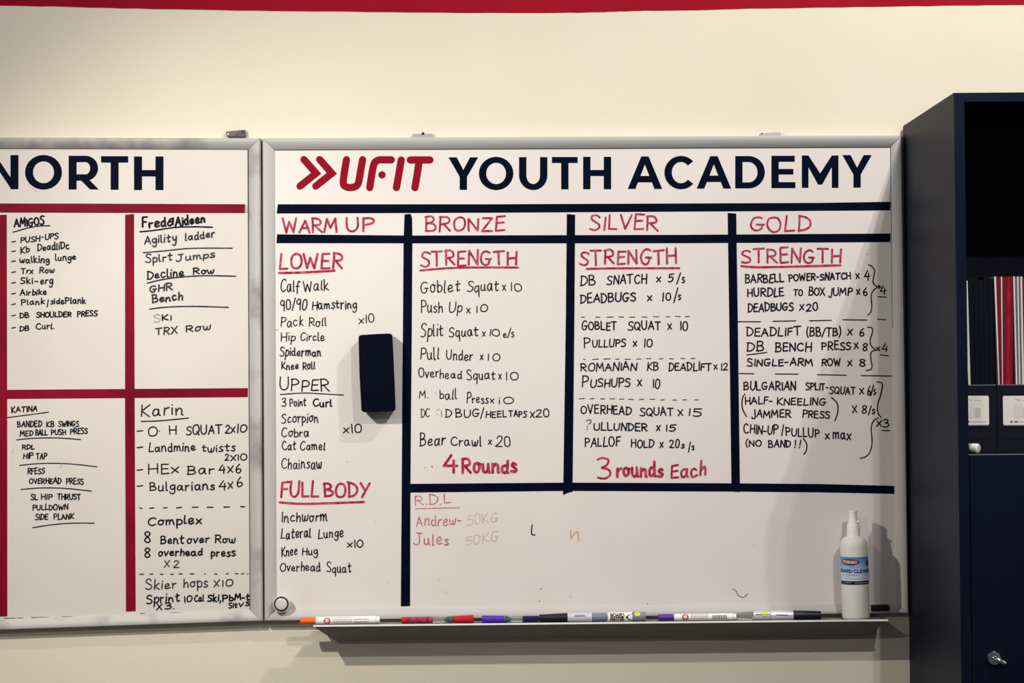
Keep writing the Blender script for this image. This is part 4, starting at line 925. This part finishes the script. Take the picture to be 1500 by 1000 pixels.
def spine_label(e_, xl, xr, off):
    d = BXD
    pts = round_poly([(xl, 579.6), (xr, 579.4), (xr + .6, 622), (xl + .6, 622.2)], 2.6, 4)
    o = extrude_px('spine_label', pts, d, d + .0006, M_paper, e_); o['label'] = 'white rounded spine card with faint grey print'
    lip = extrude_px('label_lip', [(xl + 1, 622.6), (xr + .4, 622.4), (xr + .4, 623.6), (xl + 1, 623.8)], d, d + .0016, M_edge, e_)
    mp_ = lambda q: Ink(lambda x, y, k: P(x, y, d + .0008 + q + (k % 90) * .000002))
    k = mp_(0); c = xl + off
    k.poly([(c - 5, 597), (c + 3.4, 597), (c + 3.4, 611), (c - 5, 611)]); k.build('spine_print', M_pgrey, e_)
    k = mp_(0); k.poly([(c - 19, 592), (c - 6, 592), (c - 6, 611), (c - 19, 611)]); k.build('spine_print', M_pgrey2, e_)
    k = mp_(0); k.poly([(c - 18, 583.6), (c - 8.6, 583.8), (c - 9.4, 586.4), (c - 11, 588), (c - 13, 586)]); k.poly([(c - 7, 585.2), (c + 5, 585.6), (c + 5, 586.6), (c - 7, 586.4)]); k.build('spine_print', M_pgreen, e_)
    k = mp_(0); 
    if off > 34.5: k.poly([(c - 24, 616), (c - 20.6, 616), (c - 20.6, 619), (c - 24, 619)])
    k.poly([(c - 18, 616.2), (c - 12.6, 616.2), (c - 12.6, 618.6), (c - 18, 618.6)])
    x = c - 10
    while x < c + 10: k.poly([(x, 617.2), (x + .9, 617.2), (x + .9, 618.2), (x, 618.2)]); x += 1.5
    k.build('spine_print', M_pdark, e_)
spine_label(fb1, 1397, 1448.4, 36)
spine_label(fb2, 1469, 1521, 35)
for e_, xs in ((fb1, 1402), (fb2, 1466)):
    k = Ink(lambda x, y, q: P(x, y, BXD + .0004))
    for i in range(9):
        x = xs + i * 5.6; k.ribbon([(x + 4, 633), (x, 641)], .9, cap=False)
    for i in range(9): k.ribbon([(xs + 4 + i * 6.2, 648.6), (xs + 6 + i * 6.2, 648.6)], .7, cap=False)
    k.build('embossed_ridges', M_boxr, e_)

# folders and papers in the boxes: each stands on the box base and leans a little
def folder(name, t0, t1, s0, s1, ytop, m, label, cat, depth=.20, dfr=BXD - .004, group=None, open_=False):
    """t0,t1 = photo px of its spine at the top, s0,s1 = at the level of the box's front rim (y 563)"""
    z0 = bzs + .0025
    A, Bq = P(s0, 563, dfr), P(s1, 563, dfr); Tq, Tr = P(t0, ytop, dfr), P(t1, ytop, dfr)
    f = (z0 - A.z) / (Tq.z - A.z)
    bl_, br_ = A.lerp(Tq, f), Bq.lerp(Tr, f)
    V = []
    for y in (-dfr, -dfr + depth):
        for q in (bl_, br_, Tr, Tq): V.append(Vector((q.x, y, q.z)))
    o = mesh(name, V, [[0, 1, 2, 3], [7, 6, 5, 4], [0, 4, 5, 1], [1, 5, 6, 2], [2, 6, 7, 3], [3, 7, 4, 0]], m)
    recentre(o); tag(o, label, cat, group)
    if open_:    # sheet edge inside a plastic sleeve
        V2 = [Vector((v.x, v.y, v.z)) for v in V]
        c0 = [(V[0] + V[1]) / 2, (V[3] + V[2]) / 2]
        w2 = (V[1].x - V[0].x) * .22
        pv = [c0[0] + Vector((-w2, -.0004, 0.001)), c0[0] + Vector((w2, -.0004, .001)), c0[1] + Vector((w2, -.0004, -.002)), c0[1] + Vector((-w2, -.0004, -.002))]
        q = mesh('sheet_edge', pv + [p_ + Vector((0, .0003, 0)) for p_ in pv], [[0, 1, 2, 3], [7, 6, 5, 4], [0, 4, 5, 1], [1, 5, 6, 2], [2, 6, 7, 3], [3, 7, 4, 0]], M_sheet, o)
    return o
folder('paper_sleeve', 1411.4, 1417.4, 1418.6, 1421.8, 411, M_sheet, 'thin grey white sleeve of papers leaning at the left end of the shelf', 'sleeve')
for i in range(5):
    a = 1418.4 + i * 7.4
    folder('document_folder', a, a + 6.9, 1422.6 + i * 6.7, 1422.6 + i * 6.7 + 6.3, 406 + (i % 3) * 1.6, M_fblk, 'black document folder in the left file box', 'folder', group='black folders in the left file box')
folder('paper_wallet', 1456.2, 1459.0, 1462.6, 1464.2, 405, M_sheet, 'narrow white wallet at the left end of the red folders', 'wallet')
folder('document_folder', 1459.6, 1465.8, 1464.5, 1467.8, 405.4, M_frd2, 'dark red folder next to the narrow white wallet', 'folder')
folder('paper_wallet', 1466.2, 1468.0, 1468.0, 1469.2, 405, M_sheet, 'very thin white wallet between the two leftmost red folders', 'wallet')
folder('document_folder', 1468.4, 1475.0, 1469.4, 1473.6, 406, M_frd2, 'maroon folder between the thin white wallet and the bright red one', 'folder')
folder('document_folder', 1475.4, 1479.8, 1473.8, 1479.6, 405, M_frd, 'bright red folder in the middle of the red group', 'folder')
folder('document_folder', 1480.2, 1483.8, 1479.8, 1484.0, 405.4, M_frd2, 'dark red folder at the right end of the red group', 'folder')
folder('paper_wallet', 1484.2, 1486.4, 1488.2, 1490.6, 404.6, M_sheet, 'white wallet just right of the red folders', 'wallet', dfr=BXD - .0035)
folder('document_folder', 1486.8, 1489.4, 1491.0, 1492.4, 405.6, M_grey, 'grey folder between the white wallets', 'folder')
folder('paper_wallet', 1489.8, 1491.8, 1492.8, 1494.8, 404.8, M_sheet, 'white wallet between two grey folders', 'wallet')
folder('document_folder', 1492.2, 1494.4, 1495.2, 1497.0, 405.6, M_grey, 'grey folder nearest the right edge of the picture', 'folder')
folder('paper_wallet', 1494.8, 1497.2, 1497.4, 1500.4, 404.8, M_sheet, 'white wallet at the right edge of the picture', 'wallet')
folder('document_folder', 1497.6, 1503, 1501, 1506, 406, M_frd2, 'maroon folder cut off by the right edge of the picture', 'folder')
# violet pen cap peeking out of the right box
c = P(1503, 562, BXD - .0026 - .0001)
# small white-capped tube on the shelf
tz = bzs + .0082
e1 = P(1433.6, 654, CD - .014); e1 = Vector((e1.x, -(CD - .014), tz)); dirv = Vector((-.70, .71, 0)).normalized()
e0 = e1 + dirv * .028
tb = empty('glue_tube', ((e1.x + e0.x) / 2, (e1.y + e0.y) / 2, bzs)); tag(tb, 'small white capped tube lying on the cabinet shelf before the left file box', 'tube')
lathe('tube_body', [(0.012, .0074), (.016, .0080), (.026, .0080), (.028, .0065)], e1, e0, M_clear, tb, 28)
lathe('tube_band', [(0.0115, .0078), (.017, .0083), (.019, .0082)], e1, e0, mat('olive_band', C8(150, 152, 96), .4), tb, 28)
lathe('tube_cap', [(0, .0056), (.0006, .0062), (.0012, .0076), (.003, .0081), (.0115, .0081), (.012, .0076)], e1, e0, M_wplas, tb, 32)
lathe('cap_disc', [(-.0003, .0050), (.0005, .0052)], e1, e0, M_pgrey, tb, 28)
